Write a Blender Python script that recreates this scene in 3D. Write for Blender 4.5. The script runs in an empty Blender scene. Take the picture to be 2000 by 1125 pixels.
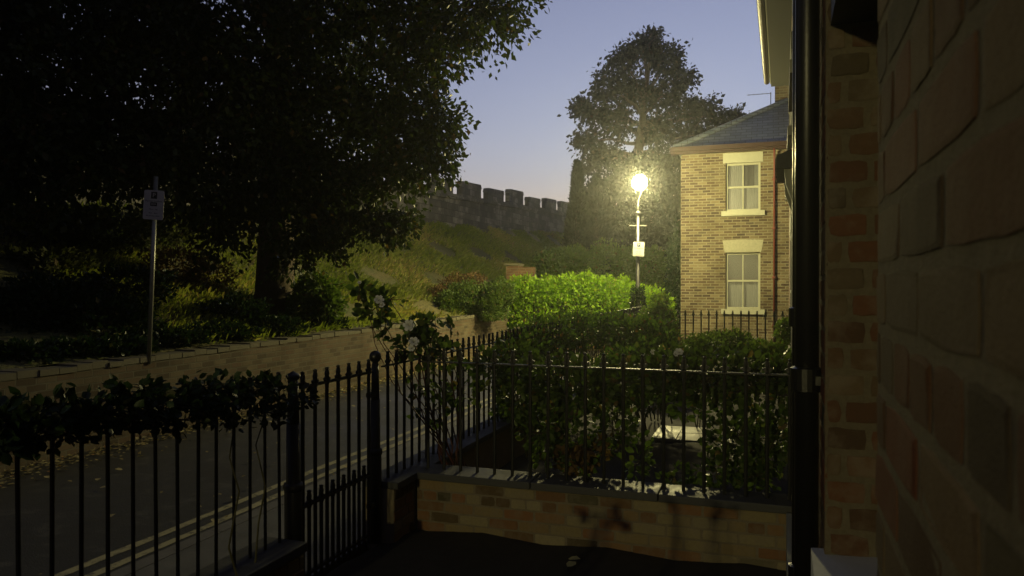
import bpy, math, random
import numpy as np
from mathutils import Vector, Matrix
random.seed(7)
RNG = np.random.default_rng(11)
R = math.radians
scene = bpy.context.scene
COL = scene.collection

# ------------------------------------------------------------------ camera
# street axis is +Y, the house fronts stand on +X; the camera looks 19 degrees left of the street
TH = R(19.0); CT, ST = math.cos(TH), math.sin(TH)
EYE = 1.85; FPX = 1450.0; HOR = 555.0
cam = bpy.data.cameras.new('camera'); camo = bpy.data.objects.new('camera', cam); COL.objects.link(camo)
camo.location = (0, 0, EYE); camo.rotation_euler = (R(90 - 0.30), 0, TH)
cam.sensor_width = 36; cam.lens = 36 * FPX / 2000; cam.clip_start = 0.02; cam.clip_end = 600
cam.dof.use_dof = True; cam.dof.focus_distance = 11; cam.dof.aperture_fstop = 9
scene.camera = camo

# ------------------------------------------------------------------ dusk sky
world = bpy.data.worlds.new("World"); scene.world = world; world.use_nodes = True
nt = world.node_tree; nt.nodes.clear()
def wn(t, **k):
    n = nt.nodes.new(t)
    for a, b in k.items(): setattr(n, a, b)
    return n
w_out = wn('ShaderNodeOutputWorld'); w_bg = wn('ShaderNodeBackground')
sky = wn('ShaderNodeTexSky', sky_type='NISHITA', sun_disc=False)
sky.sun_elevation = R(-3.5); sky.sun_rotation = R(2); sky.air_density = 1.2; sky.dust_density = 1.6; sky.ozone_density = 2.5
w_mul = wn('ShaderNodeMix', data_type='RGBA', blend_type='MULTIPLY'); w_mul.inputs[0].default_value = 1
w_mul.inputs[7].default_value = (1.60, 1.15, .85, 1)
nt.links.new(sky.outputs[0], w_mul.inputs[6]); hs = wn('ShaderNodeHueSaturation'); hs.inputs['Saturation'].default_value = .80; nt.links.new(w_mul.outputs[2], hs.inputs['Color']); nt.links.new(hs.outputs[0], w_bg.inputs[0])
w_bg.inputs[1].default_value = 5.2
nt.links.new(w_bg.outputs[0], w_out.inputs[0])
LAMP_W = 1800.0

vs = scene.view_settings; vs.view_transform = 'Standard'; vs.look = 'None'; vs.exposure = 0; vs.gamma = 1
cy = scene.cycles
cy.max_bounces = 6; cy.diffuse_bounces = 2; cy.glossy_bounces = 2; cy.transmission_bounces = 4; cy.transparent_max_bounces = 8
cy.volume_bounces = 0; cy.sample_clamp_indirect = 3; cy.caustics_reflective = False; cy.caustics_refractive = False
cy.use_denoising = True

# ------------------------------------------------------------------ helpers
def pt(px, py, depth):
    xc = (px - 1000) / FPX * depth
    return Vector((xc * CT - depth * ST, xc * ST + depth * CT, EYE - (py - HOR) / FPX * depth))
def y_at(px, x):
    """street distance at which the line x=const crosses the view line of column px"""
    a = math.atan((px - 1000) / FPX) - TH
    return x / math.tan(a)

def tag(o, label=None, cat=None, group=None, kind=None):
    if label: o['label'] = label
    if cat: o['category'] = cat
    if group: o['group'] = group
    if kind: o['kind'] = kind
    return o
def thing(name, label, cat, loc=(0, 0, 0), group=None):
    o = bpy.data.objects.new(name, None); COL.objects.link(o); o.location = loc
    o.empty_display_size = .1
    return tag(o, label, cat, group)

class MB:
    """collects faces, one mesh object per build()"""
    def __init__(s): s.v = []; s.f = []; s.t = []; s.np = []
    def add(s, vs_, fs, tint=0.5):
        b = len(s.v); s.v.extend([tuple(p) for p in vs_]); s.f.extend([tuple(b + i for i in f) for f in fs]); s.t.extend([tint] * len(fs)); return s
    def box(s, x0, x1, y0, y1, z0, z1, tint=.5):
        return s.add([(x0,y0,z0),(x1,y0,z0),(x1,y1,z0),(x0,y1,z0),(x0,y0,z1),(x1,y0,z1),(x1,y1,z1),(x0,y1,z1)],
                     [(3,2,1,0),(4,5,6,7),(0,1,5,4),(1,2,6,5),(2,3,7,6),(3,0,4,7)], tint)
    def tube(s, pts, rads, n=8, tint=.5, caps=True):
        pts = [Vector(p) for p in pts]
        if not hasattr(rads, '__len__'): rads = [rads] * len(pts)
        vs_, fs = [], []
        ref = None
        for i, p in enumerate(pts):
            d = (pts[min(i + 1, len(pts) - 1)] - pts[max(i - 1, 0)])
            if d.length < 1e-9: d = Vector((0, 0, 1))
            d.normalize()
            if ref is None: ref = Vector((1, 0, 0)) if abs(d.x) < .9 else Vector((0, 1, 0))
            a = (ref - d * ref.dot(d)).normalized(); ref = a; b = d.cross(a)
            for k in range(n):
                q = 2 * math.pi * k / n
                vs_.append(p + (a * math.cos(q) + b * math.sin(q)) * rads[i])
        for i in range(len(pts) - 1):
            for k in range(n):
                k2 = (k + 1) % n
                fs.append((i*n+k, i*n+k2, (i+1)*n+k2, (i+1)*n+k))
        if caps: fs.append(tuple(range(n - 1, -1, -1))); fs.append(tuple((len(pts)-1)*n + k for k in range(n)))
        return s.add(vs_, fs, tint)
    def lathe(s, prof, c=(0, 0, 0), n=12, tint=.5):
        return s.tube([(c[0], c[1], c[2] + z) for r, z in prof], [max(r, .0004) for r, z in prof], n, tint)
    def prism(s, poly, axis, a0, a1, tint=.5):
        """poly in the plane across 'axis': axis 'y' -> (x,z), 'x' -> (y,z), 'z' -> (x,y)"""
        def mk(p, a):
            return {'y': (p[0], a, p[1]), 'x': (a, p[0], p[1]), 'z': (p[0], p[1], a)}[axis]
        n = len(poly)
        return s.add([mk(p, a0) for p in poly] + [mk(p, a1) for p in poly],
                     [tuple(range(n)), tuple(range(2*n-1, n-1, -1))] + [(i, n+i, n+(i+1)%n, (i+1)%n) for i in range(n)], tint)
    def arrays(s, V, F, T): s.np.append((V, F, T)); return s     # V (n,3), F (m,4 or 3), T (m,)
    def build(s, name, mat, parent=None, smooth=False, local=True):
        me = bpy.data.meshes.new(name)
        if s.np:
            vv = [np.array(s.v, dtype=np.float32).reshape(-1, 3)] if s.v else []
            polys = []; tint = []; off = len(s.v)
            loops = []; tot = []
            if s.f:
                for f in s.f: loops.append(np.array(f)); tot.append(len(f))
                loops = [np.concatenate(loops)]; tint.append(np.array(s.t))
                tot = [np.array(tot)]
            for V, F, T in s.np:
                vv.append(V.astype(np.float32)); loops.append((F + off).reshape(-1)); tot.append(np.full(len(F), F.shape[1])); tint.append(T); off += len(V)
            vv = np.concatenate(vv); loops = np.concatenate(loops); tot = np.concatenate(tot); tint = np.concatenate(tint)
            me.vertices.add(len(vv)); me.vertices.foreach_set('co', vv.reshape(-1))
            me.loops.add(len(loops)); me.loops.foreach_set('vertex_index', loops.astype(np.int32))
            me.polygons.add(len(tot)); st = np.concatenate([[0], np.cumsum(tot)[:-1]])
            me.polygons.foreach_set('loop_start', st.astype(np.int32)); me.polygons.foreach_set('loop_total', tot.astype(np.int32))
            me.update(calc_edges=True)
        else:
            me.from_pydata(s.v, [], s.f); tint = np.array(s.t); me.update()
        at = me.attributes.new('tint', 'FLOAT', 'FACE'); at.data.foreach_set('value', np.asarray(tint, dtype=np.float32))
        me.materials.append(mat)
        if smooth: me.polygons.foreach_set('use_smooth', [True] * len(me.polygons))
        o = bpy.data.objects.new(name, me); COL.objects.link(o)
        if parent is not None:
            o.parent = parent
            if local is False:
                q = parent; off = Vector((0, 0, 0))
                while q is not None: off += Vector(q.location); q = q.parent
                o.location = -off
        return o
def W(mb, name, mat, parent, smooth=False):
    """build from world coordinates under a parent"""
    return mb.build(name, mat, parent, smooth, local=False)
def fix_normals(o):
    import bmesh
    b = bmesh.new(); b.from_mesh(o.data); bmesh.ops.recalc_face_normals(b, faces=b.faces); b.to_mesh(o.data); b.free(); return o

# ------------------------------------------------------------------ materials
class NT:
    def __init__(s, name):
        s.m = bpy.data.materials.new(name); s.m.use_nodes = True; s.t = s.m.node_tree; s.t.nodes.clear()
        s.out = s.n('ShaderNodeOutputMaterial'); s.b = s.n('ShaderNodeBsdfPrincipled'); s.l(s.b.outputs[0], s.out.inputs[0])
    def n(s, t, **k):
        n = s.t.nodes.new(t)
        for a, b in k.items(): setattr(n, a, b)
        return n
    def l(s, a, b): s.t.links.new(a, b)
    def val(s, sock, v):
        if hasattr(v, 'is_output'): s.l(v, sock)
        else: sock.default_value = v
    def pos(s): return s.n('ShaderNodeNewGeometry').outputs['Position']
    def noise(s, vec, scale, detail=4, rough=.55):
        n = s.n('ShaderNodeTexNoise'); n.inputs['Scale'].default_value = scale; n.inputs['Detail'].default_value = detail; n.inputs['Roughness'].default_value = rough
        s.l(vec, n.inputs['Vector']); return n.outputs[0]
    def ramp(s, fac, stops, interp='LINEAR'):
        r = s.n('ShaderNodeValToRGB'); e = r.color_ramp; e.interpolation = interp
        while len(e.elements) < len(stops): e.elements.new(.5)
        for i, (p, c) in enumerate(stops):
            e.elements[i].position = p; e.elements[i].color = (*c, 1) if len(c) == 3 else c
        s.l(fac, r.inputs[0]); return r.outputs[0]
    def math(s, op, a, b=0):
        m = s.n('ShaderNodeMath', operation=op); s.val(m.inputs[0], a); s.val(m.inputs[1], b); return m.outputs[0]
    def mix(s, f, a, b, mode='MIX'):
        m = s.n('ShaderNodeMix', data_type='RGBA', blend_type=mode); s.val(m.inputs[0], f)
        for k, v in ((6, a), (7, b)):
            if hasattr(v, 'is_output'): s.l(v, m.inputs[k])
            else: m.inputs[k].default_value = (*v, 1)
        return m.outputs[2]
    def bump(s, h, strength=.5, dist=.01):
        b = s.n('ShaderNodeBump'); b.inputs['Strength'].default_value = strength; b.inputs['Distance'].default_value = dist
        s.l(h, b.inputs['Height']); s.l(b.outputs[0], s.b.inputs['Normal']); return b
    def tint(s):
        return s.n('ShaderNodeAttribute', attribute_name='tint').outputs['Fac']
    def col(s, c): s.val(s.b.inputs['Base Color'], (*c, 1) if isinstance(c, tuple) else c)
    def rough(s, r): s.val(s.b.inputs['Roughness'], r)

def plain(name, c, rough=.6, metal=0, var=.25, scale=8, bump=0.15, spec=.5):
    m = NT(name); p = m.pos(); n = m.noise(p, scale, 5)
    m.col(m.mix(n, tuple(k * (1 - var) for k in c), tuple(min(1, k * (1 + var)) for k in c)))
    m.rough(rough); m.b.inputs['Metallic'].default_value = metal; m.b.inputs['Specular IOR Level'].default_value = spec
    if bump: m.bump(m.noise(p, scale * 6, 3), bump, .004)
    return m.m

BR_STOPS = [(0, (.055, .045, .035)), (.12, (.14, .07, .045)), (.3, (.24, .10, .055)), (.5, (.26, .16, .09)), (.68, (.30, .21, .13)), (.85, (.33, .27, .19)), (1, (.16, .13, .10))]
def brick_tex(name, plane, stops=BR_STOPS, mortar=(.33, .29, .22), bw=.225, bh=.075, ms=.009, warm=1.0, bump=.6):
    m = NT(name); p = m.pos(); sp = m.n('ShaderNodeSeparateXYZ'); m.l(p, sp.inputs[0])
    cb = m.n('ShaderNodeCombineXYZ'); m.l(sp.outputs['X' if plane == 'xz' else 'Y'], cb.inputs[0]); m.l(sp.outputs['Z'], cb.inputs[1])
    # a little waviness in the courses
    wv = m.n('ShaderNodeVectorMath', operation='SCALE'); nn = m.n('ShaderNodeTexNoise'); nn.inputs['Scale'].default_value = 6; m.l(p, nn.inputs['Vector'])
    m.l(nn.outputs['Color'], wv.inputs[0]); wv.inputs['Scale'].default_value = .012
    ad = m.n('ShaderNodeVectorMath', operation='ADD'); m.l(cb.outputs[0], ad.inputs[0]); m.l(wv.outputs[0], ad.inputs[1])
    bt = m.n('ShaderNodeTexBrick'); m.l(ad.outputs[0], bt.inputs['Vector'])
    for k, v in (('Scale', 1), ('Mortar Size', ms), ('Mortar Smooth', .25), ('Bias', 0), ('Brick Width', bw), ('Row Height', bh)): bt.inputs[k].default_value = v
    bt.inputs['Color1'].default_value = (0, 0, 0, 1); bt.inputs['Color2'].default_value = (1, 1, 1, 1); bt.inputs['Mortar'].default_value = (.5, .5, .5, 1)
    c = m.ramp(bt.outputs['Color'], stops)
    n1 = m.noise(p, 22, 5, .65); n2 = m.noise(p, 1.3, 4)
    c = m.mix(m.math('MULTIPLY', n1, .5), c, (.10, .07, .05))
    mort = m.mix(m.noise(p, 15, 4), tuple(k * .65 for k in mortar), mortar)
    c = m.mix(bt.outputs['Fac'], c, mort)
    c = m.mix(1.0, c, m.ramp(n2, [(.3, (.62, .60, .56)), (.6, (1, 1, 1))]), 'MULTIPLY')
    m.col(c); m.rough(.85); m.b.inputs['Specular IOR Level'].default_value = .3
    h = m.math('SUBTRACT', m.math('MULTIPLY', n1, .35), bt.outputs['Fac']); m.bump(h, bump, .012)
    return m.m
def brick_attr(name, stops=BR_STOPS, dirt=.5, sm=.85, spec=.35):
    """for modelled bricks: colour picked by each brick's own tint"""
    m = NT(name); p = m.pos(); c = m.ramp(m.tint(), stops)
    n1 = m.noise(p, 45, 6, .7); n2 = m.noise(p, 9, 5, .6)
    c = m.mix(m.math('MULTIPLY', n1, dirt), c, (.07, .055, .04))
    c = m.mix(m.ramp(n2, [(.46, (0, 0, 0)), (.62, (sm, sm, sm))]), c, (.25, .21, .16))
    m.col(c); m.rough(.9); m.b.inputs['Specular IOR Level'].default_value = spec
    m.bump(m.math('ADD', m.math('ADD', n1, m.math('MULTIPLY', m.noise(p, 260, 4, .75), .6)), m.math('MULTIPLY', n2, .8)), .9, .007)
    return m.m
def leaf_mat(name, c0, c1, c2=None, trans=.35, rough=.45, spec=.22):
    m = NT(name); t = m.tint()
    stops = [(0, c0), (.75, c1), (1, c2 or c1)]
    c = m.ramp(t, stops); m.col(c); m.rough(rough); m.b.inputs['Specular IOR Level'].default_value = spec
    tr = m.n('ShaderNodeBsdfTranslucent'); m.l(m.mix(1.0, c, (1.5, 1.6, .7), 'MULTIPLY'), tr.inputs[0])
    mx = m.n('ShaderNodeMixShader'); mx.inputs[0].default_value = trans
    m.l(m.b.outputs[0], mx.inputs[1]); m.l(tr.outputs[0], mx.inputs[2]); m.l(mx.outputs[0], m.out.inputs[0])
    return m.m

M = {}
M['iron'] = plain('black_painted_iron', (.012, .012, .013), .46, 0, .4, 30, .5)
M['iron_rust'] = plain('weathered_black_iron', (.03, .018, .013), .45, 0, .5, 40, .5)
M['pipe'] = plain('black_gloss_paint', (.008, .008, .009), .36, 0, .3, 20, .15)
M['galv'] = plain('galvanised_steel', (.30, .31, .27), .42, .6, .25, 25, .2)
M['lampsteel'] = plain('dull_lamp_bracket', (.09, .09, .08), .5, .3, .2, 20, .2)
M['lampgrey'] = plain('grey_painted_steel', (.12, .12, .11), .45, .3, .2, 20, .2)
M['white'] = plain('white_gloss_paint', (.62, .62, .58), .5, 0, .12, 6, .1)
M['cream'] = plain('cream_paint', (.34, .34, .26), .6, 0, .12, 9, .2)
M['stone_white'] = plain('painted_stone_sill', (.45, .46, .47), .6, 0, .15, 10, .25)
M['lintel'] = plain('tooled_stone_lintel', (.29, .28, .20), .8, 0, .3, 18, .9)
M['red'] = plain('red_pipe_paint', (.15, .035, .026), .5, 0, .3, 15, .2)
M['red_gutter'] = plain('red_brown_gutter_paint', (.035, .016, .011), .5, 0, .3, 8, .2)
M['soffit'] = plain('old_green_grey_soffit', (.014, .016, .010), .8, 0, .3, 5, .2)
M['dark'] = plain('dark_timber', (.02, .02, .018), .6, 0, .3, 6, .2)
M['bark'] = plain('tree_bark', (.11, .085, .055), .9, 0, .5, 14, 1.0)
M['stem'] = plain('green_brown_stem', (.06, .055, .025), .7, 0, .4, 30, .4)
M['redstem'] = plain('red_rose_stem', (.09, .03, .02), .6, 0, .4, 30, .4)
M['signface'] = plain('white_sign_face', (.50, .50, .49), .5, 0, .06, 4, .05)
M['signback'] = plain('grey_sign_back', (.25, .25, .25), .5, .4, .1, 6, .05)
M['ink'] = plain('black_sign_print', (.015, .015, .018), .5, 0, .1, 6, 0)
M['inkblue'] = plain('blue_sign_print', (.02, .04, .12), .5, 0, .1, 6, 0)
M['curtain'] = plain('pale_net_curtain', (.15, .16, .16), .9, 0, .2, 7, .2)
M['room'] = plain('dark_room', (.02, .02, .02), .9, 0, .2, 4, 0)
M['petal'] = plain('white_petal', (.75, .76, .74), .6, 0, .08, 12, .1)
M['brick_far'] = brick_tex('far_house_brick', 'xz', [(0, (.045, .028, .018)), (.25, (.095, .06, .032)), (.5, (.15, .115, .06)), (.75, (.22, .18, .10)), (1, (.07, .055, .04))], (.27, .25, .17), ms=.010)
M['brick_far_side'] = brick_tex('far_house_side_brick', 'yz')
M['brick_terr'] = brick_tex('terrace_brick', 'yz')
M['brick_terr_x'] = brick_tex('terrace_end_brick', 'xz')
M['brick_opp'] = brick_tex('opposite_wall_brick', 'yz', [(0, (.10, .08, .05)), (.3, (.17, .13, .08)), (.6, (.22, .18, .11)), (1, (.18, .12, .075))], (.21, .19, .13))
M['brick_pier'] = brick_tex('pier_brick', 'xz', [(0, (.22, .12, .06)), (1, (.34, .19, .09))])
M['bricks'] = brick_attr('modelled_brick', [(0, (.08, .075, .045)), (.14, (.20, .12, .06)), (.32, (.33, .16, .075)), (.5, (.32, .22, .11)), (.68, (.34, .28, .15)), (.85, (.42, .36, .22)), (1, (.12, .11, .07))], .5, .4, .2)
M['bricks_reveal'] = brick_attr('reveal_brick', [(0, (.06, .05, .035)), (.2, (.13, .065, .04)), (.45, (.20, .085, .045)), (.7, (.15, .10, .06)), (.9, (.22, .16, .10)), (1, (.09, .075, .05))], .6, .5, .15)
M['bricks_near'] = brick_attr('near_brick', [(0, (.055, .058, .045)), (.2, (.14, .07, .043)), (.4, (.20, .08, .05)), (.6, (.10, .088, .06)), (.8, (.20, .135, .08)), (1, (.13, .10, .07))], .5, .12, .03)
def mortar_mat():
    m = NT('lime_mortar'); p = m.pos(); n = m.noise(p, 60, 6, .7)
    n2 = m.noise(p, 7, 5, .6); m.col(m.mix(n2, m.mix(n, (.10, .075, .05), (.22, .18, .12)), m.mix(n, (.18, .15, .10), (.34, .29, .21)))); m.rough(.9); m.bump(n, .9, .008); return m.m
M['mortar'] = mortar_mat()
def md():
    m = NT('sooty_mortar'); p = m.pos(); n = m.noise(p, 60, 6, .7); n2 = m.noise(p, 6, 5, .6)
    m.col(m.mix(n2, m.mix(n, (.08, .065, .045), (.22, .185, .13)), m.mix(n, (.17, .14, .095), (.36, .31, .225)))); m.rough(1); m.b.inputs['Specular IOR Level'].default_value = .05; m.bump(m.math('ADD', n, m.noise(p, 250, 4, .7)), 1, .008); return m.m
M['mortar_dark'] = md()
def citystone():
    m = NT('city_wall_limestone'); p = m.pos(); sp = m.n('ShaderNodeSeparateXYZ'); m.l(p, sp.inputs[0])
    cb = m.n('ShaderNodeCombineXYZ'); m.l(sp.outputs['Y'], cb.inputs[0]); m.l(sp.outputs['Z'], cb.inputs[1])
    bt = m.n('ShaderNodeTexBrick'); m.l(cb.outputs[0], bt.inputs['Vector'])
    for k, v in (('Scale', 1), ('Mortar Size', .012), ('Mortar Smooth', .4), ('Brick Width', .55), ('Row Height', .28)): bt.inputs[k].default_value = v
    bt.inputs['Color1'].default_value = (0, 0, 0, 1); bt.inputs['Color2'].default_value = (1, 1, 1, 1)
    c = m.ramp(bt.outputs['Color'], [(0, (.09, .085, .07)), (.5, (.19, .18, .15)), (1, (.36, .34, .29))])
    n = m.noise(p, 2.2, 6, .65); c = m.mix(m.ramp(n, [(.42, (0, 0, 0)), (.6, (.8, .8, .8))]), c, (.10, .095, .08))
    c = m.mix(bt.outputs['Fac'], c, (.09, .085, .07)); m.col(c); m.rough(.9)
    m.bump(m.math('SUBTRACT', m.noise(p, 12, 4), bt.outputs['Fac']), .8, .03); return m.m
M['citystone'] = citystone()
def coping_mat(name, base, wet):
    m = NT(name); p = m.pos(); n = m.noise(p, 5, 5, .6); n2 = m.noise(p, 60, 4)
    m.col(m.mix(n, tuple(k * .6 for k in base), base)); m.rough(m.ramp(n, [(.35, (wet,) * 3), (.65, (wet + .25,) * 3)]))
    m.b.inputs['Specular IOR Level'].default_value = .3; m.bump(m.math('ADD', n2, m.math('MULTIPLY', n, 2)), .5, .005); return m.m
M['coping'] = coping_mat('wet_stone_coping', (.085, .085, .09), .5)
M['coping_old'] = coping_mat('mossy_coping', (.22, .20, .13), .6)
def asphalt():
    m = NT('damp_asphalt'); p = m.pos(); n = m.noise(p, 150, 3, .7); n2 = m.noise(p, .7, 4)
    v = m.n('ShaderNodeTexVoronoi'); v.inputs['Scale'].default_value = 90; m.l(p, v.inputs['Vector'])
    c = m.mix(n, (.026, .026, .028), (.068, .067, .065)); n3 = m.noise(p, 3.5, 6, .7); c = m.mix(m.ramp(n3, [(.55, (0, 0, 0)), (.62, (.7, .7, .7))]), c, (.11, .105, .095)); c = m.mix(m.ramp(n2, [(.4, (0, 0, 0)), (.65, (.6, .6, .6))]), c, (.03, .03, .032))
    m.col(c); m.rough(m.ramp(n2, [(.35, (.45,) * 3), (.65, (.7,) * 3)])); m.bump(v.outputs['Distance'], .5, .006); return m.m
M['asphalt'] = asphalt()
M['paving'] = coping_mat('pavement_flags', (.17, .165, .15), .5)
M['slab'] = coping_mat('pale_wet_slab', (.22, .21, .16), .35)
M['kerb'] = coping_mat('kerb_stone', (.20, .19, .17), .5)
M['soil'] = plain('dark_soil', (.022, .018, .013), .9, 0, .6, 12, 1)
def yl():
    m = NT('worn_yellow_paint'); p = m.pos(); n = m.noise(p, 9, 6, .75); n2 = m.noise(p, 90, 3, .7)
    w = m.ramp(m.math('ADD', m.math('MULTIPLY', n, .7), m.math('MULTIPLY', n2, .3)), [(.40, (0, 0, 0)), (.50, (1, 1, 1))])
    m.col(m.mix(w, (.07, .068, .06), (.40, .36, .20))); m.rough(.7); m.bump(n2, .4, .003); return m.m
M['yellowline'] = yl()
def grassground():
    m = NT('bank_grass_ground'); p = m.pos(); n = m.noise(p, .8, 6, .7); n2 = m.noise(p, 14, 4)
    c = m.ramp(n, [(.3, (.12, .14, .04)), (.5, (.22, .22, .07)), (.68, (.30, .24, .10))])
    m.col(m.mix(m.math('MULTIPLY', n2, .7), c, (.03, .03, .012))); m.rough(.9); m.bump(n2, 1, .05); return m.m
M['grassground'] = grassground()
M['grass'] = leaf_mat('grass_blade', (.19, .24, .05), (.34, .36, .10), (.50, .38, .18), .4, .6)
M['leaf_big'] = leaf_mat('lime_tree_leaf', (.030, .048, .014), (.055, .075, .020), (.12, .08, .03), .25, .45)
M['leaf_far'] = leaf_mat('far_tree_leaf', (.032, .036, .022), (.05, .055, .034), (.08, .065, .04), .2, .8, .05)
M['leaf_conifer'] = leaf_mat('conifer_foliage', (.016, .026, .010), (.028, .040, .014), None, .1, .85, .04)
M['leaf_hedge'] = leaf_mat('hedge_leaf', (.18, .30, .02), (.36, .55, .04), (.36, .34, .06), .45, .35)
M['leaf_rose'] = leaf_mat('rose_leaf', (.045, .08, .022), (.095, .145, .04), (.15, .11, .05), .35, .42)
M['leaf_bush'] = leaf_mat('shrub_leaf', (.08, .13, .03), (.14, .21, .055), (.16, .12, .05), .35, .45)
M['leaf_garden'] = leaf_mat('garden_climber_leaf', (.04, .075, .02), (.08, .14, .035), (.16, .10, .05), .45, .4)
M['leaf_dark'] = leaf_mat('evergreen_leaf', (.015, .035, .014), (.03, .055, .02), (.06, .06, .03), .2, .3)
M['leaf_olive'] = leaf_mat('olive_shrub_leaf', (.05, .06, .025), (.09, .10, .04), (.12, .09, .05), .3, .6)
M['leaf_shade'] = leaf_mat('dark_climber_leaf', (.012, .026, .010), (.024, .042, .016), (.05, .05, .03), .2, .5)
M['leaf_brown'] = leaf_mat('browning_leaf', (.13, .08, .035), (.20, .13, .06), (.3, .2, .08), .3, .6)
M['leaf_fallen'] = leaf_mat('fallen_leaf', (.32, .25, .11), (.50, .44, .22), (.5, .28, .10), .1, .6)
M['leaf_red'] = leaf_mat('dull_red_leaf', (.025, .010, .008), (.04, .014, .012), None, .2, .6)
M['leaf_pale'] = leaf_mat('pale_yellow_leaf', (.45, .42, .16), (.5, .46, .2), None, .1, .6)
def slate():
    m = NT('blue_slate'); t = m.n('ShaderNodeAttribute', attribute_name='tint').outputs['Fac']; p = m.pos()
    sp = m.n('ShaderNodeSeparateXYZ'); m.l(p, sp.inputs[0]); cb = m.n('ShaderNodeCombineXYZ')
    m.l(sp.outputs['X'], cb.inputs[0]); m.l(sp.outputs['Z'], cb.inputs[1])
    bt = m.n('ShaderNodeTexBrick'); m.l(cb.outputs[0], bt.inputs['Vector'])
    for k, v in (('Scale', 1), ('Mortar Size', .008), ('Mortar Smooth', .1), ('Brick Width', .28), ('Row Height', .11)): bt.inputs[k].default_value = v
    bt.inputs['Color1'].default_value = (0, 0, 0, 1); bt.inputs['Color2'].default_value = (1, 1, 1, 1)
    c = m.ramp(bt.outputs['Color'], [(0, (.14, .18, .24)), (.5, (.21, .25, .33)), (1, (.28, .32, .40))])
    c = m.mix(bt.outputs['Fac'], c, (.03, .03, .035)); c = m.mix(m.math('MULTIPLY', m.noise(p, 3, 5), .5), c, (.10, .11, .09))
    m.col(c); m.rough(.34); m.bump(m.math('SUBTRACT', m.math('MULTIPLY', bt.outputs['Color'], .4), bt.outputs['Fac']), .7, .02); return m.m
M['slate'] = slate()
def glass():
    m = NT('window_glass'); m.t.nodes.remove(m.b); g = m.n('ShaderNodeBsdfGlossy'); g.inputs['Roughness'].default_value = .3
    t = m.n('ShaderNodeBsdfTransparent'); mx = m.n('ShaderNodeMixShader'); mx.inputs[0].default_value = .1
    m.l(t.outputs[0], mx.inputs[1]); m.l(g.outputs[0], mx.inputs[2]); m.l(mx.outputs[0], m.out.inputs[0]); return m.m
M['glass'] = glass()
def emit(name, c, s):
    m = NT(name); m.t.nodes.remove(m.b); e = m.n('ShaderNodeEmission'); e.inputs[0].default_value = (*c, 1); e.inputs[1].default_value = s
    m.l(e.outputs[0], m.out.inputs[0]); return m.m

# ------------------------------------------------------------------ foliage tools
def unit(a): return a / np.maximum(np.linalg.norm(a, axis=1, keepdims=True), 1e-9)
def leaves(mb, P, size, D=None, spread=1.0, aspect=.62, detail=False, up=.5, tint=None, jit=.35):
    """one folded leaf at each point of P, pointing roughly along D"""
    n = len(P)
    if n == 0: return
    rnd = unit(RNG.normal(size=(n, 3)))
    d = rnd if D is None else unit(D + rnd * spread)
    nrm = unit(RNG.normal(size=(n, 3)) * .9 + np.array([0, 0, up]))
    s = unit(np.cross(d, nrm)); nrm = np.cross(s, d)
    L = (size * (1 + jit * RNG.uniform(-1, 1, n)))[:, None]; Wd = L * aspect * .5
    t = RNG.uniform(0, .85, n) if tint is None else tint
    t = np.where(RNG.uniform(size=n) < .04, 1.0, t)
    if detail:
        V = np.stack([P, P + d*L*.22 - s*Wd*.85 + nrm*L*.06, P + d*L*.6 - s*Wd + nrm*L*.09, P + d*L,
                      P + d*L*.6 + s*Wd + nrm*L*.09, P + d*L*.22 + s*Wd*.85 + nrm*L*.06, P + d*L*.5 - nrm*L*.02], 1).reshape(-1, 3)
        b = np.arange(n) * 7
        F = np.stack([np.stack([b, b+6, b+1], 1), np.stack([b+1, b+6, b+2], 1), np.stack([b+2, b+6, b+3], 1),
                      np.stack([b+3, b+6, b+4], 1), np.stack([b+4, b+6, b+5], 1), np.stack([b+5, b+6, b], 1)], 1).reshape(-1, 3)
        T = np.repeat(t, 6)
    else:
        V = np.stack([P, P + d*L*.45 - s*Wd + nrm*L*.1, P + d*L, P + d*L*.45 + s*Wd + nrm*L*.1], 1).reshape(-1, 3)
        b = np.arange(n) * 4
        F = np.stack([np.stack([b, b+2, b+1], 1), np.stack([b, b+3, b+2], 1)], 1).reshape(-1, 3)
        T = np.repeat(t, 2)
    mb.arrays(V, F, T)
def clump(mb, c, r, ntw, per, size, twigs=None, squash=(1, 1, .8), droop=.25, src=None, detail=False, spread=.9, bias=.35, tw_r=.004):
    """sprays of leaves on twigs reaching out from c to a ragged ellipsoid of radius r"""
    c = np.array(c, float); src = c if src is None else np.array(src, float)
    U = unit(RNG.normal(size=(ntw, 3))); rad = r * RNG.uniform(bias, 1.12, ntw) ** .6
    E = c + U * rad[:, None] * np.array(squash)
    S = c + U * rad[:, None] * .25 * np.array(squash) + RNG.normal(size=(ntw, 3)) * r * .08
    E[:, 2] -= droop * r * RNG.uniform(0, 1, ntw)
    k = RNG.uniform(.25, 1.0, (ntw, per))
    P = S[:, None] + (E - S)[:, None] * k[..., None] + RNG.normal(size=(ntw, per, 3)) * size * .75
    P[..., 2] -= (k ** 2) * droop * size * 2
    D = np.repeat(unit(E - S), per, 0) + np.array([0, 0, -.35])
    leaves(mb, P.reshape(-1, 3), size, D, spread, detail=detail)
    if twigs is not None:
        for i in range(0, ntw, max(1, ntw // 14)):
            twigs.tube([tuple(S[i]), tuple((S[i] + E[i]) / 2 + RNG.normal(size=3) * r * .04), tuple(E[i])], [tw_r * 2, tw_r * 1.3, tw_r * .6], 4, caps=False)
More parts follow.
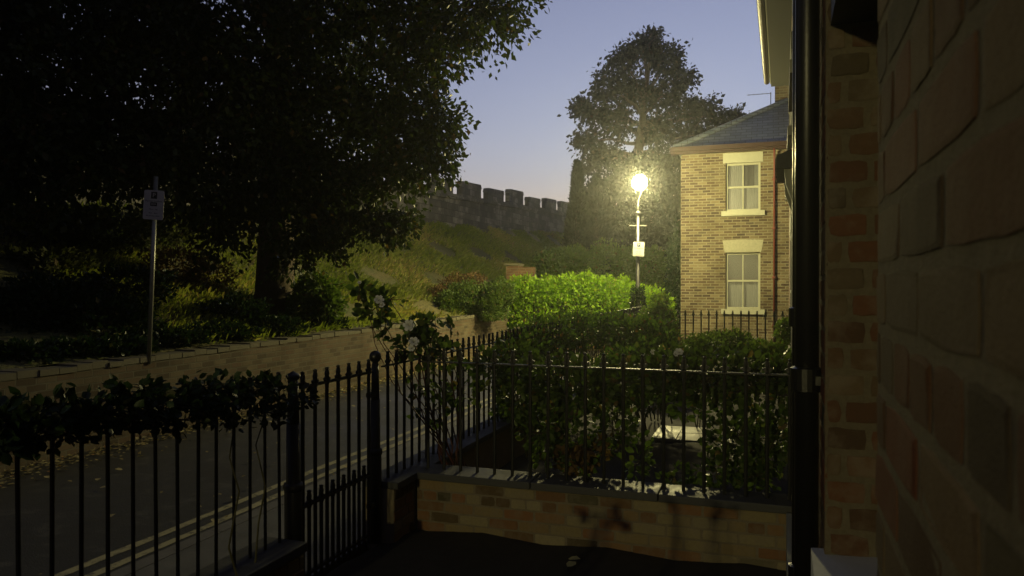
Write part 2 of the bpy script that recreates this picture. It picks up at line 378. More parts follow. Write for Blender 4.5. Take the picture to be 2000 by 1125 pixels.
def limb(mb, a, b, r0, r1, sag=.0, n=5, wob=.06, seg=7):
    a, b = Vector(a), Vector(b); L = (b - a).length; pts = []; rs = []
    for i in range(n + 1):
        t = i / n; w = 0 if i in (0, n) else wob * L
        pts.append(a.lerp(b, t) + Vector((random.uniform(-w, w), random.uniform(-w, w), random.uniform(-w, w) + sag * L * math.sin(t * math.pi))))
        rs.append(r0 + (r1 - r0) * t)
    mb.tube(pts, rs, seg); return pts

# ------------------------------------------------------------------ the ground
X_FRONT = -2.54; X_KERB = -3.72; X_OPP = -7.1; X_FAC = .115; FROT = R(-1.0)
def fac(y): return X_FAC + .0175 * y - .002
def wall_base(y): return EYE + 2.40 + .045 * (y - 27.5)
def city_x(y): return -12.9 + .03 * (y - 27.5)
def bank_z(x, y):
    s = (X_OPP - x) / (X_OPP - city_x(y))
    b = .93 + .008 * (y - 7)
    if s <= 0: return b
    return b + (wall_base(y) - b) * min(s, 1.0) ** 1.35

def sheet(name, x0, x1, y0, y1, z, mat, nx=1, ny=1, f=None):
    mb = MB(); vs_ = []; fs = []
    for j in range(ny + 1):
        for i in range(nx + 1):
            x = x0 + (x1 - x0) * i / nx; y = y0 + (y1 - y0) * j / ny
            vs_.append((x, y, f(x, y) if f else z))
    for j in range(ny):
        for i in range(nx):
            a = j * (nx + 1) + i; fs.append((a, a + 1, a + nx + 2, a + nx + 1))
    mb.add(vs_, fs); return mb.build(name, mat, smooth=f is not None)
tag(sheet('ground', -250, 250, -60, 400, -.02, M['soil']), kind='structure')
tag(sheet('road', X_OPP, X_KERB - .12, -12, 29, 0, M['asphalt']), kind='structure')
kb = MB()
y = -12.0
while y < 29:
    kb.box(X_KERB - .12, X_KERB, y, y + .905, -.02, .064, random.random()); y += .91
tag(kb.build('kerb', M['kerb']), kind='structure')
pv = MB(); pv.box(X_KERB, X_FRONT - .1, -12, 29, -.02, .06)
tag(pv.build('pavement', M['paving']), kind='structure')
tag(sheet('garden_ground', X_FRONT, .55, -12, 21, .08, M['soil'], 14, 160, lambda x, y: .075 + .025 * math.sin(x * 7 + y * 3) * math.sin(y * 5.3)), kind='structure')
for i, dx in enumerate((-.40, -.21)):
    ml = MB(); n = 120; V = []; F = []
    for j in range(n + 1):
        yy = 1.5 + 24 * j / n; o = .012 * math.sin(yy * 1.7) + random.uniform(-.004, .004); w = .038 + random.uniform(-.006, .004)
        V += [(X_KERB - .12 + dx - w + o, yy, .004), (X_KERB - .12 + dx + w + o, yy, .004)]
        if j: F.append((2*j-2, 2*j-1, 2*j+1, 2*j))
    ml.add(V, F); tag(ml.build('road_marking', M['yellowline']), kind='structure')
def hill(x, y): return bank_z(x, y) + .07 * math.sin(x * 2.3 + y) * math.sin(y * 1.3) * min(1, (X_OPP - x))
tag(sheet('grass_bank', -24, X_OPP - .28, -14, 75, 0, M['grassground'], 60, 200, hill), kind='structure')

# grass on the bank: uncountable
g = MB(); n = 105000
gy = RNG.uniform(8.5, 48, n); gx = X_OPP - .3 - 5.95 * RNG.uniform(0, 1, n) ** .9
dens = (gy > 8.5) & (np.sin(gx * 1.9 + gy * .8) * np.sin(gy * 1.1 - gx) > -.55)
gx, gy = gx[dens], gy[dens]; n = len(gx)
gz = np.array([hill(a, b) for a, b in zip(gx, gy)])
P = np.stack([gx, gy, gz - .02], 1)
lean = RNG.normal(size=(n, 3)) * .45 + np.array([.35, 0, 1.0]); lean = unit(lean)
h = (RNG.uniform(.06, .22, n))[:, None]; sd = unit(np.cross(lean, RNG.normal(size=(n, 3)))) * .008
V = np.stack([P - sd, P + sd, P + lean * h * .6 + sd * .7, P + lean * h + np.array([.05, 0, -.03]) * h * 4], 1).reshape(-1, 3)
b = np.arange(n) * 4; F = np.stack([np.stack([b, b+1, b+2], 1), np.stack([b, b+2, b+3], 1)], 1).reshape(-1, 3)
patch = np.clip(.45 + .4 * np.sin(gx * 1.3 + 2) * np.sin(gy * .7) + RNG.normal(size=n) * .25, 0, 1)
g.arrays(V, F, np.repeat(patch, 2)); tag(g.build('bank_grass', M['grass']), kind='stuff')

# ------------------------------------------------------------------ modelled brick faces
def brick_face(mb, axis, a0, a1, z0, z1, p, out, bl=.225, bh=.075, gap=.011, headers=False, wob=.004, keep=None, proud=.006):
    """bricks standing proud of the plane coordinate p; axis 'y' = face spans y (looks along x), 'x' = spans x"""
    row = 0; z = z0
    while z < z1 - .02:
        zz = min(z + bh - gap, z1); hd = headers or row % 4 == 3; L = bl / 2 if hd else bl
        a = a0 - (L * .5 if row % 2 else 0) + random.uniform(-.01, .01)
        while a < a1:
            s, e = max(a, a0), min(a + L - gap, a1)
            if e - s > .025 and (keep is None or keep((s + e) / 2, (z + zz) / 2)):
                t = random.random(); q = proud + random.uniform(-.4, .4) * proud; e2 = 0
                base = []
                for (ua, wa, ub, wb, k) in ((s, z, e, z, 4), (e, z, e, zz, 2), (e, zz, s, zz, 4), (s, zz, s, z, 2)):
                    for q_ in range(k):
                        f_ = q_ / k; cr = .003 if q_ == 0 else 0
                        base.append((ua + (ub - ua) * f_ + random.uniform(-wob, wob) + (cr if ua < (s+e)/2 else -cr) * (q_ == 0), wa + (wb - wa) * f_ + random.uniform(-wob, wob) + (cr if wa < (z+zz)/2 else -cr) * (q_ == 0)))
                cu_, cw_ = (s + e) / 2, (z + zz) / 2; n_ = len(base)
                sh = lambda k_: [(cu_ + (u - cu_) * (1 - k_ * .5), cw_ + (w - cw_) * (1 - k_)) for u, w in base]
                tl = [random.uniform(-.0015, .0015) for _ in range(2)]
                def mk(u, w, d):
                    return (p + out * d, u, w) if axis == 'y' else (u, p + out * d, w)
                V = [mk(u, w, -.006) for u, w in base] + [mk(u, w, q * .62) for u, w in sh(.05)] + [mk(u, w, q + tl[0] * (u - cu_) / .1 + tl[1] * (w - cw_) / .04) for u, w in sh(.2)] + [mk(cu_, cw_, q)]
                F = []
                for i_ in range(n_):
                    j_ = (i_ + 1) % n_; F += [(i_, j_, n_ + j_, n_ + i_), (n_ + i_, n_ + j_, 2*n_ + j_, 2*n_ + i_), (2*n_ + i_, 2*n_ + j_, 3*n_)]
                mb.add(V, F, t)
            a += L
        z += bh; row += 1

# ------------------------------------------------------------------ our own house, right beside the camera
YW0, YW1 = 1.05, 2.28        # the window opening
ZS, ZL = EYE - .765, EYE + .73
home = thing('terraced_house', 'brick terraced house close beside the camera with window recess and white sill', 'house', (X_FAC, 0, 0))
wm = MB()
def mort(y0, y1, z0, z1): wm.box(X_FAC, X_FAC + .32, y0, y1, z0, z1)
mort(-2.5, YW0, 0, 5.55); mort(YW1, 4.95, 0, 5.55); wm.box(X_FAC, X_FAC + .32, YW0, YW1, 0, ZS - .09); wm.box(X_FAC, X_FAC + .32, YW0, YW1, ZL + .24, 5.55)
wall_o = W(wm, 'wall', M['mortar_dark'], home)
bk = MB(); inw = lambda y, z: not (YW0 - .03 < y < YW1 + .03 and ZS - .1 < z < ZL + .24)
K_ = dict(wob=.0014, gap=.011, proud=.0018)
random.seed(3); brick_face(bk, 'y', -.6, YW0, 0.0, 3.9, X_FAC, -1, **K_); brick_face(bk, 'y', YW1, 4.95, 0.0, 3.9, X_FAC, -1, **K_)
brick_face(bk, 'y', YW0, YW1, 0.0, ZS - .09, X_FAC, -1, **K_); brick_face(bk, 'y', YW0, YW1, ZL + .24, 3.9, X_FAC, -1, **K_)
rv_ = MB()
brick_face(rv_, 'x', X_FAC + .004, X_FAC + .32, ZS, ZL + .24, YW1, -1, headers=True, wob=.003, gap=.014, bl=.23, proud=.003)
b1 = W(bk, 'brickwork', M['bricks_near'], wall_o); W(rv_, 'reveal_brickwork', M['bricks_reveal'], wall_o); 
sm = MB(); sm.prism([(X_FAC - .035, ZS - .085), (X_FAC - .035, ZS - .004), (X_FAC + .22, ZS + .012), (X_FAC + .22, ZS - .085)], 'y', YW0 - .05, YW1 + .05)
fix_normals(W(sm, 'window_sill', M['stone_white'], home))
lm = MB(); lm.box(X_FAC + .012, X_FAC + .31, YW0 - .1, YW1 + .1, ZL, ZL + .235); W(lm, 'lintel', M['dark'], home)  # lintel block in the same near-black colour as the door
fr = MB(); fr.box(X_FAC + .235, X_FAC + .30, YW0, YW0 + .06, ZS, ZL); fr.box(X_FAC + .235, X_FAC + .30, YW1 - .06, YW1, ZS, ZL)
fr.box(X_FAC + .235, X_FAC + .30, YW0 + .06, YW1 - .06, ZS, ZS + .06); fr.box(X_FAC + .235, X_FAC + .30, YW0 + .06, YW1 - .06, ZL - .06, ZL); fr.box(X_FAC + .23, X_FAC + .29, YW0 + .06, YW1 - .06, (ZS + ZL) / 2 - .02, (ZS + ZL) / 2 + .02)
wf = W(fr, 'window_frame', M['white'], home)
gl = MB(); gl.box(X_FAC + .262, X_FAC + .266, YW0 + .06, YW1 - .06, ZS + .06, ZL - .06); W(gl, 'pane', M['glass'], wf)
rm = MB(); rm.box(X_FAC + .33, 6.2, -2.5, 4.95, 0, 5.55); W(rm, 'house_body', M['brick_terr_x'], home)
# black rainwater pipes
def pipe(parent, x, y, r, z0, z1, mat, br=(), name='drainpipe'):
    m = MB(); m.tube([(x, y, z0), (x, y, z1)], r, 20); o = W(m, name, mat, parent, True)
    for z in br:
        k = MB(); k.lathe([(r + .001, -.04), (r + .013, -.035), (r + .013, .035), (r + .001, .04)], (x, y, z), 20)
        k.box(x, X_FAC + .002 if parent.name.startswith('terr') else x, y - .05, y - .03, z - .02, z + .02) if False else None
        k.box(x - .01, x + .04, y - r - .006, y + r + .006, z - .014, z + .014)
        W(k, 'bracket', mat, o)
    return o
pipe(home, X_FAC - .042, 2.52, .036, .1, 5.4, M['pipe'], (.45, 1.55, 2.9))
pipe(home, X_FAC - .048, 3.15, .030, .1, 5.4, M['pipe'], (.7, 1.72, 3.2))
pl = MB(); pl.box(X_FAC - .09, X_FAC, 3.75, 4.80, .05, .46); pl.box(X_FAC - .055, X_FAC, 3.9, 4.80, .461, .62); W(pl, 'painted_plinth', M['cream'], home)

# eaves run along the whole terrace
EV = EYE + 3.68
def eaves(parent, y0, y1, xo):
    m = MB(); m.box(xo, X_FAC + .3, y0, y1, EV - .02, EV + .03); W(m, 'soffit', M['soffit'], parent)
    m = MB(); m.box(xo - .02, xo - .001, y0, y1, EV + .03, EV + .13); W(m, 'fascia', M['cream'], parent)
    m = MB(); m.tube([(xo - .075, y0, EV + .08), (xo - .075, y1, EV + .075)], .05, 12); W(m, 'gutter', M['iron_rust'], parent)
    m = MB(); m.add([(xo - .10, y0, EV + .15), (xo - .10, y1, EV + .15), (3.2, y1, EV + 2.1), (3.2, y0, EV + 2.1), (6.4, y0, EV + .15), (6.4, y1, EV + .15)],
                    [(0, 3, 2, 1), (3, 4, 5, 2), (0, 4, 3), (1, 2, 5), (0, 1, 5, 4)])
    yy = y0
    while yy < y1 - .1:      # ragged tile edge
        m.box(xo - .135, xo - .02, yy + .004, yy + .155, EV + .153, EV + .17 + random.uniform(0, .015)); yy += .16
    fix_normals(W(m, 'roof', M['slate'], parent))
eaves(home, -2.5, 4.95, X_FAC - .315)

home.location = Matrix.Rotation(FROT, 3, 'Z') @ Vector(home.location); home.rotation_euler.z = FROT
def neighbour(y0, y1, label, wins, hood=None):
    h = thing('terraced_house', label, 'house', (X_FAC, y0, 0), 'terraced houses in our row')
    m = MB(); m.box(X_FAC, 6.2, y0, y1, 0, EV - .02); w = W(m, 'wall', M['brick_terr'], h)
    for (a, b, za, zb) in wins:
        m = MB(); m.box(X_FAC - .02, X_FAC + .01, a - .1, b + .1, zb, zb + .22); W(m, 'lintel', M['cream'], h)
        m = MB(); m.box(X_FAC - .07, X_FAC + .01, a - .1, b + .1, za - .09, za); W(m, 'window_sill', M['cream'], h)
        m = MB(); m.box(X_FAC - .012, X_FAC + .003, a, a + .06, za, zb); m.box(X_FAC - .012, X_FAC + .003, b - .06, b, za, zb)
        m.box(X_FAC - .012, X_FAC + .003, a + .06, b - .06, za, za + .06); m.box(X_FAC - .012, X_FAC + .003, a + .06, b - .06, zb - .06, zb)
        m.box(X_FAC - .012, X_FAC + .003, a + .06, b - .06, (za + zb) / 2 - .02, (za + zb) / 2 + .02)
        f = W(m, 'window', M['white'], h); m = MB(); m.box(X_FAC - .004, X_FAC - .001, a + .06, b - .06, za + .06, (za + zb) / 2 - .02); m.box(X_FAC - .004, X_FAC - .001, a + .06, b - .06, (za + zb) / 2 + .02, zb - .06); W(m, 'pane', M['glass'], f)
    if hood:
        a, b, z = hood
        m = MB(); m.prism([(X_FAC, z), (X_FAC, z + .2), (X_FAC - .17, z + .12), (X_FAC - .17, z)], 'y', a, b); hd = fix_normals(W(m, 'door_hood', M['dark'], h))
        for yy in (a + .05, b - .12):
            m = MB(); m.prism([(X_FAC, z - .42), (X_FAC, z - .002), (X_FAC - .10, z - .002), (X_FAC - .085, z - .15), (X_FAC - .03, z - .3)], 'y', yy, yy + .07); fix_normals(W(m, 'bracket', M['cream'], hd))
        m = MB(); m.box(X_FAC - .02, X_FAC + .004, a + .12, b - .12, .1, z - .05); W(m, 'door', M['dark'], h)
    eaves(h, y0 + .01, y1, X_FAC - .315)
    h.location = Matrix.Rotation(FROT, 3, 'Z') @ Vector(h.location); h.rotation_euler.z = FROT; return h
neighbour(4.97, 9.0, 'middle terraced house, its cream sills and door hood seen edge on past the pipes', [(5.4, 6.4, 1.0, 2.5), (5.4, 6.4, 3.35, 4.75), (7.6, 8.5, 3.35, 4.75)], (7.5, 8.6, EYE + 1.10))
neighbour(9.01, 14.6, 'end terraced house of the row whose eaves stop below the chimney', [(9.9, 10.9, 1.0, 2.5), (9.9, 10.9, 3.35, 4.75), (12.4, 13.4, 3.35, 4.75)])

# ------------------------------------------------------------------ garden walls, railings, gate
ZC = EYE - 1.366; ZT = EYE - .47; ZR = EYE - .575
def finial_mesh():
    m = MB(); K = 1.25
    out = [(-.007, 0), (-.010, .012), (-.021, .026), (-.0265, .034), (-.0215, .040), (-.013, .043), (-.011, .052), (-.014, .062), (-.010, .078), (-.0055, .090), (-.009, .093), (-.009, .101),
           (.009, .101), (.009, .093), (.0055, .090), (.010, .078), (.014, .062), (.011, .052), (.013, .043), (.0215, .040), (.0265, .034), (.021, .026), (.010, .012), (.007, 0)]
    out = [(a * K, b_) for a, b_ in out]
    m.prism(out, 'y', -.007, .007)
    m.lathe([(.014, 0), (.017, .008), (.010, .016), (.012, .036), (.0135, .055), (.008, .085), (.012, .092), (.012, .101), (0, .105)], (0, 0, 0), 8)
    return m
fm = finial_mesh(); fo = fix_normals(fm.build('finial', M['iron'])); FIN = fo.data; bpy.data.objects.remove(fo)
fm2 = MB(); fm2.v = [(y_, x_, z_) for x_, y_, z_ in fm.v]; fm2.f = fm.f; fm2.t = fm.t
fo = fix_normals(fm2.build('finial', M['iron'])); FINY = fo.data; bpy.data.objects.remove(fo)
def bar_mesh(h, r=.0118):
    m = MB(); m.tube([(0, 0, -.02), (0, 0, h)], r, 8); o = m.build('bar', M['iron']); d = o.data; bpy.data.objects.remove(o); return d
def link(name, data, parent, loc=(0, 0, 0), rz=0):
    o = bpy.data.objects.new(name, data); COL.objects.link(o); o.parent = parent; o.location = loc; o.rotation_euler = (0, 0, rz); return o
def railing(label, p0, p1, zb, zt, zr, pitch=.13, first=.06, group='black iron railings', low=None, br=.0118):
    """p0,p1 = plan ends; bars stand on zb, finials reach zt, one flat rail at zr"""
    t = thing('iron_railing', label, 'railing', (p0[0], p0[1], zb), group)
    d = Vector((p1[0] - p0[0], p1[1] - p0[1])); L = d.length; d /= L; ax = 'x' if abs(d.x) > abs(d.y) else 'y'
    for z in [zr] + ([low] if low else []):
        m = MB(); a = Vector((p0[0], p0[1])); b_ = Vector(p1)
        if ax == 'x': m.box(min(a.x, b_.x), max(a.x, b_.x), a.y - .012, a.y + .012, z - .005, z + .005)
        else: m.box(a.x - .012, a.x + .012, min(a.y, b_.y), max(a.y, b_.y), z - .005, z + .005)
        W(m, 'rail', M['iron'], t)
    bm_ = bar_mesh(zt - .105 - zb, br); s = first
    while s < L - .02:
        tilt = random.uniform(-.006, .006)
        b = link('bar', bm_, t, (d.x * s, d.y * s, 0)); b.rotation_euler = (tilt, -tilt * .6, 0)
        link('finial', FIN if ax == 'x' else FINY, b, (0, 0, zt - .107 - zb)); s += pitch * random.uniform(.97, 1.03)
    return t
def garden_wall(name, label, x0, x1, y0, y1, ztop, faces, group, cop=.05, over=.03):
    t = thing(name, label, 'garden wall', ((x0 + x1) / 2, (y0 + y1) / 2, 0), group)
    m = MB(); m.box(x0, x1, y0, y1, 0, ztop - cop); w = W(m, 'wall', M['mortar'], t)
    b = MB()
    for (ax, a, c, p, o) in faces: brick_face(b, ax, a, c, .06, ztop - cop, p, o, gap=.009, wob=.0022, proud=.004)
    W(b, 'brickwork', M['bricks'], w)
    m = MB(); ex = over; L = max(x1 - x0, y1 - y0); n = max(1, round(L / .9))
    for i in range(n):
        if x1 - x0 > y1 - y0: m.box(x0 + L*i/n + .003, x0 + L*(i+1)/n - .003, y0 - ex, y1 + ex, ztop - cop, ztop + random.uniform(-.003, .003))
        else: m.box(x0 - ex, x1 + ex, y0 + L*i/n + .003, y0 + L*(i+1)/n - .003, ztop - cop, ztop + random.uniform(-.003, .003))
    o = W(m, 'coping', M['coping'], t)
    md = o.modifiers.new('bevel', 'BEVEL'); md.width = .006; md.segments = 2
    return t
Y1 = 5.0; YB = 4.50; YG = 3.57
WG = 'low brick garden walls with stone coping'
garden_wall('garden_wall', 'low wall of mixed orange and buff bricks under stone coping, facing the camera', X_FRONT + .125, fac(Y1), Y1 - .11, Y1 + .11, ZC,
            [('x', X_FRONT + .125, fac(Y1) - .04, Y1 - .11, -1)], WG)
garden_wall('garden_wall', 'dark street front wall with pale coping running from the ball topped post', X_FRONT - .11, X_FRONT + .11, YB + .06, 8.99, ZC,
            [('y', YB + .06, 9, X_FRONT - .11, -1), ('y', YB + .06, Y1 - .14, X_FRONT + .11, 1)], WG)
garden_wall('garden_wall', 'low street wall left of the gate hidden under the climber', X_FRONT - .11, X_FRONT + .11, -3, YG - .06, ZC - .06,
            [('y', -3, YG - .06, X_FRONT + .11, 1)], WG)
garden_wall('garden_wall', 'low street wall below the distant railing beside the dark climbers', X_FRONT - .11, X_FRONT + .11, 9.0, 17, ZC - .15, [('y', 9, 17, X_FRONT - .11, -1)], WG)
garden_wall('garden_wall', 'low dividing wall under the small railing before the far house', X_FRONT + .145, fac(13), 12.9, 13.1, ZC - .15, [('x', X_FRONT + .145, fac(13) - .04, 12.9, -1)], WG)
railing('black railing across the view on the orange brick wall, leaves pushing through', (X_FRONT + .10, Y1), (fac(Y1) - .02, Y1), ZC, ZT, ZR, .133)
railing('black street railing going away from the ball topped post beside the roses', (X_FRONT, YB + .10), (X_FRONT, 8.99), ZC, ZT, ZR, .125, .08)
railing('black street railing left of the gate, topped by a dark climber', (X_FRONT, .9), (X_FRONT, YG - .05), ZC - .06, ZT - .01, ZR, .125, .03, br=.0085)
railing('distant street railing with lit road showing through its bars below the dark climbers', (X_FRONT, 9.05), (X_FRONT, 17), ZC - .15, ZT, ZR, .13)
railing('small rusty looking railing seen against the far brick house', (X_FRONT + .1, 13.0), (fac(13) - .02, 13.0), ZC - .15, EYE - .44, EYE - .54, .13, low=EYE - 1.05)
# posts
def post(y, r, ztop, label, ball):
    t = thing('gate_post', label, 'gate post', (X_FRONT, y, .08), 'gate posts')
    m = MB(); m.tube([(0, 0, 0), (0, 0, .62), (0, 0, .64), (0, 0, .98)], [r * 1.25, r * 1.25, r * 1.0, r * .95], 10)
    m.lathe([(r*1.3, .6), (r*1.45, .62), (r*1.3, .645)], (0, 0, 0), 12)
    m.tube([(0, 0, .98), (0, 0, ztop - .08 - (.09 if ball else .04))], [r * .85, r * .7], 10); m.build('shaft', M['iron'], t, True)
    m = MB(); z = ztop - .08
    if ball:
        c = z - .042; m.lathe([(.018, c - .06), (.024, c - .05), (.02, c - .044)] + [(.042 * math.sin(a), c - .042 * math.cos(a)) for a in np.linspace(.5, math.pi, 12)], (0, 0, 0), 18); m.build('ball', M['pipe'], t, True)
    else:
        m.lathe([(r * .8, z - .05), (r * 1.1, z - .03), (r * .8, z - .02), (0, z)], (0, 0, 0), 12); m.build('cap', M['iron'], t, True)
post(YB, .034, EYE - .455, 'black round iron gate post with ball top', True)
post(YG, .040, EYE - .49, 'thick black gate post half hidden by the climber at its top', False)
gt = thing('garden_gate', 'black iron garden gate with tall spear bars and short dog bars', 'gate', (X_FRONT, YG + .06, .12))
for z in (.16, .56, ZR - .02):
    m = MB(); m.box(X_FRONT - .014, X_FRONT + .014, YG + .06, YB - .06, z - .007, z + .007); W(m, 'rail', M['iron'], gt)
gb = bar_mesh(ZT - .03 - .107 - .12); db = bar_mesh(.41)
for i in range(7):
    yy = .03 + i * .125; o = link('bar', gb, gt, (0, yy, 0)); link('finial', FINY, o, (0, 0, ZT - .03 - .109 - .12))
    if i < 6: o = link('dog_bar', db, gt, (0, yy + .0625, .01)); link('finial', FINY, o, (0, 0, .41))
for z in (.35, 1.1):
    m = MB(); m.box(X_FRONT - .02, X_FRONT + .02, YB - .09, YB - .02, z - .015, z + .015); W(m, 'hinge', M['iron'], gt)

# pale wet slabs in the next garden
sl = MB()
for i in range(2):
    for j in range(2): sl.box(-1.25 + i*.28, -.98 + i*.28, 8.5 + j*.4, 8.89 + j*.4, .06, .103 + random.uniform(-.003, .003))
tag(sl.build('garden_path', M['slab']), kind='structure')
sl = MB(); sl.box(-1.9, .1, 5.2, 5.75, .05, .12); tag(sl.build('garden_edging_path', M['coping']), kind='structure')

# ------------------------------------------------------------------ opposite retaining wall
t = thing('retaining_wall', 'long low brick wall with crumbling coping across the lane below the grass bank', 'wall', (X_OPP, 8, 0))
def topz(y): return .97 + .008 * (y - 7)
m = MB(); seg = 40; YE = 20.25
for i in range(seg):
    a, b_ = -12 + (YE + 12) * i / seg, -12 + (YE + 12) * (i + 1) / seg
    m.add([(X_OPP, a, -.02), (X_OPP, b_, -.02), (X_OPP, b_, topz(b_) - .06), (X_OPP, a, topz(a) - .06), (X_OPP - .26, a, -.02), (X_OPP - .26, b_, -.02), (X_OPP - .26, b_, topz(b_) - .06), (X_OPP - .26, a, topz(a) - .06)],
          [(0, 1, 2, 3), (7, 6, 5, 4), (3, 2, 6, 7)])
W(m, 'wall', M['brick_opp'], t)
m = MB(); y = -12.0
while y < YE:
    w = random.uniform(.2, .24); k = random.uniform(-.015, .02); o = random.uniform(-.015, .02)
    m.box(X_OPP - .30 + o, X_OPP + .012 + o * .6, y + .004, y + w - .004, topz(y) - .062 + k * .3, topz(y) + k); y += w
W(m, 'coping', M['coping_old'], t)

ew = thing('retaining_wall', 'low brick wall across the end of the lane under the bright hedge', 'wall', (X_OPP, YE, 0))
m = MB(); m.box(X_OPP - .2, -2.30, YE, YE + .24, 0, .56); W(m, 'wall', M['brick_pier'], ew)
m = MB(); x = X_OPP - .1
while x < -2.4: m.box(x, x + .225, YE - .04, YE + .28, .562, .62 + random.uniform(-.01, .01)); x += .232
W(m, 'coping', M['coping_old'], ew)

# ------------------------------------------------------------------ the old city wall
cwall = thing('city_wall', 'medieval stone city wall with battlements on top of the grass bank', 'city wall', (city_x(27.5), 27.5, 4))
m = MB(); m2 = MB()
def ctop(y): return EYE + 4.42 + .045 * (y - 27.5)
ys = list(np.linspace(-10, 75, 60))
for a, b_ in zip(ys[:-1], ys[1:]):
    xa, xb = city_x(a), city_x(b_); za, zb = ctop(a) - .60, ctop(b_) - .60
    m.add([(xa, a, 0), (xb, b_, 0), (xb, b_, zb), (xa, a, za), (xa - .7, a, 0), (xb - .7, b_, 0), (xb - .7, b_, zb), (xa - .7, a, za)], [(0, 1, 2, 3), (7, 6, 5, 4), (3, 2, 6, 7)])
    m2.add([(xa + .07, a, za - .22), (xb + .07, b_, zb - .22), (xb + .07, b_, zb - .10), (xa + .07, a, za - .10), (xa - .01, a, za - .24), (xb - .01, b_, zb - .24), (xb - .01, b_, zb - .08), (xa - .01, a, za - .08)],
           [(0, 1, 2, 3), (3, 2, 6, 7), (4, 5, 1, 0)])
W(m, 'wall', M['citystone'], cwall); W(m2, 'string_course', M['citystone'], cwall)
y = 4.0; k = 0
while y < 70:
    L = 2.30 + random.uniform(-.28, .28); g_ = .66 + random.uniform(-.08, .10)
    za, zb = ctop(y), ctop(y + L); x = city_x(y); zl = random.uniform(-.12, .09)
    m = MB(); b0 = min(za, zb) - .62; e = .09
    out = [(y, b0), (y + L, b0 + .045*L), (y + L, zb - .16 + zl), (y + L - .13, zb + zl), (y + .13, za + zl), (y, za - .16 + zl)]
    m.prism([(p, q) for p, q in out], 'x', x - .24, x - .0)
    m.prism([(y - .03, za - .17 + zl), (y + L + .03, zb - .17 + zl), (y + L - .1, zb + .03 + zl), (y + .1, za + .03 + zl)], 'x', x - .26, x + .03)
    fix_normals(W(m, 'merlon', M['citystone'], cwall)); y += L + g_

# ------------------------------------------------------------------ far house
FX, FY = -2.27, 20.9
far = thing('brick_house', 'two storey brick house with slate roof and cream sash windows lit by the street lamp', 'house', (FX, FY, 0))
FW, FD = 6.6, 7.0; FE = EYE + 3.72
def wpx(px): return FY * math.tan(math.atan((px - 1000) / FPX) - TH)   # x on the front plane
def zpx(py, px):
    x = wpx(px); dep = FY * CT - x * ST; return EYE - (py - HOR) / FPX * dep
wx0, wx1 = wpx(1417), wpx(1485)
WZ = [(zpx(412, 1450), zpx(318, 1450)), (zpx(604, 1450), zpx(493, 1450))]
holes = [(wx0, wx1, a, b) for a, b in WZ]
# wall built round its openings
m = MB(); xs = [FX, wx0, wx1, FX + FW]
zs = [0, WZ[1][0], WZ[1][1], WZ[0][0], WZ[0][1], FE]
for i in range(3):
    for j in range(5):
        if i == 1 and j in (1, 3): continue
        m.box(xs[i], xs[i+1], FY, FY + .3, zs[j], zs[j+1])
m.v = m.v; fw = W(m, 'wall', M['brick_far'], far)
m = MB(); m.box(FX, FX + .3, FY + .3, FY + FD, 0, FE); m.box(FX + FW - .3, FX + FW, FY + .3, FY + FD, 0, FE); m.box(FX + .3, FX + FW - .3, FY + FD - .3, FY + FD, 0, FE); W(m, 'side_wall', M['brick_far_side'], far)
for gi, (za, zb) in enumerate(WZ):
    yo = FY + .07; f = .055
    m = MB(); m.box(wx0, wx0 + f, yo, yo + .08, za, zb); m.box(wx1 - f, wx1, yo, yo + .08, za, zb); m.box(wx0 + f, wx1 - f, yo, yo + .08, za, za + f); m.box(wx0 + f, wx1 - f, yo, yo + .08, zb - f, zb)
    xm = (wx0 + wx1) / 2; zm = (za + zb) / 2
    m.box(wx0 + f, wx1 - f, yo + .01, yo + .07, zm - .025, zm + .025)
    m.box(xm - .015, xm + .015, yo + .015, yo + .06, za + f, zm - .025); m.box(xm - .015, xm + .015, yo + .015, yo + .06, zm + .025, zb - f)
    wn_ = W(m, 'window', M['cream'], far)
    m = MB(); m.box(wx0 + f, wx1 - f, yo + .045, yo + .049, za + f, zb - f); W(m, 'pane', M['glass'], wn_)
    def curtain(x0, x1, z0, z1):
        m = MB(); n = 26; V = []; F = []
        for i in range(n + 1):
            x = x0 + (x1 - x0) * i / n; yy = yo + .14 + .007 * math.sin(i * 1.9)
            V += [(x, yy, z0), (x, yy, z1)]
            if i: F.append((2*i-2, 2*i, 2*i+1, 2*i-1))
        m.add(V, F); W(m, 'curtain', M['curtain'], wn_)
    if gi == 0:
        curtain(wx0, xm - .02, za, zb); curtain(xm + .02, wx1, za, zm); curtain(wx1 - .16, wx1, zm, zb)
    else: curtain(wx0, xm - .02, za, zm); curtain(xm + .02, wx1, za, zm)
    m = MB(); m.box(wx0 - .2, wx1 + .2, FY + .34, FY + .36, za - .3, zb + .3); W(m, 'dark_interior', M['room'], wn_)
    m = MB(); m.box(wx0 - .11, wx1 + .11, FY - .08, FY + .07, za - .13, za); W(m, 'window_sill', M['cream'], far)
m = MB(); m.box(wx0 - .07, wx1 + .06, FY - .012, FY + .06, WZ[0][1], WZ[0][1] + .27); W(m, 'lintel', M['cream'], far)
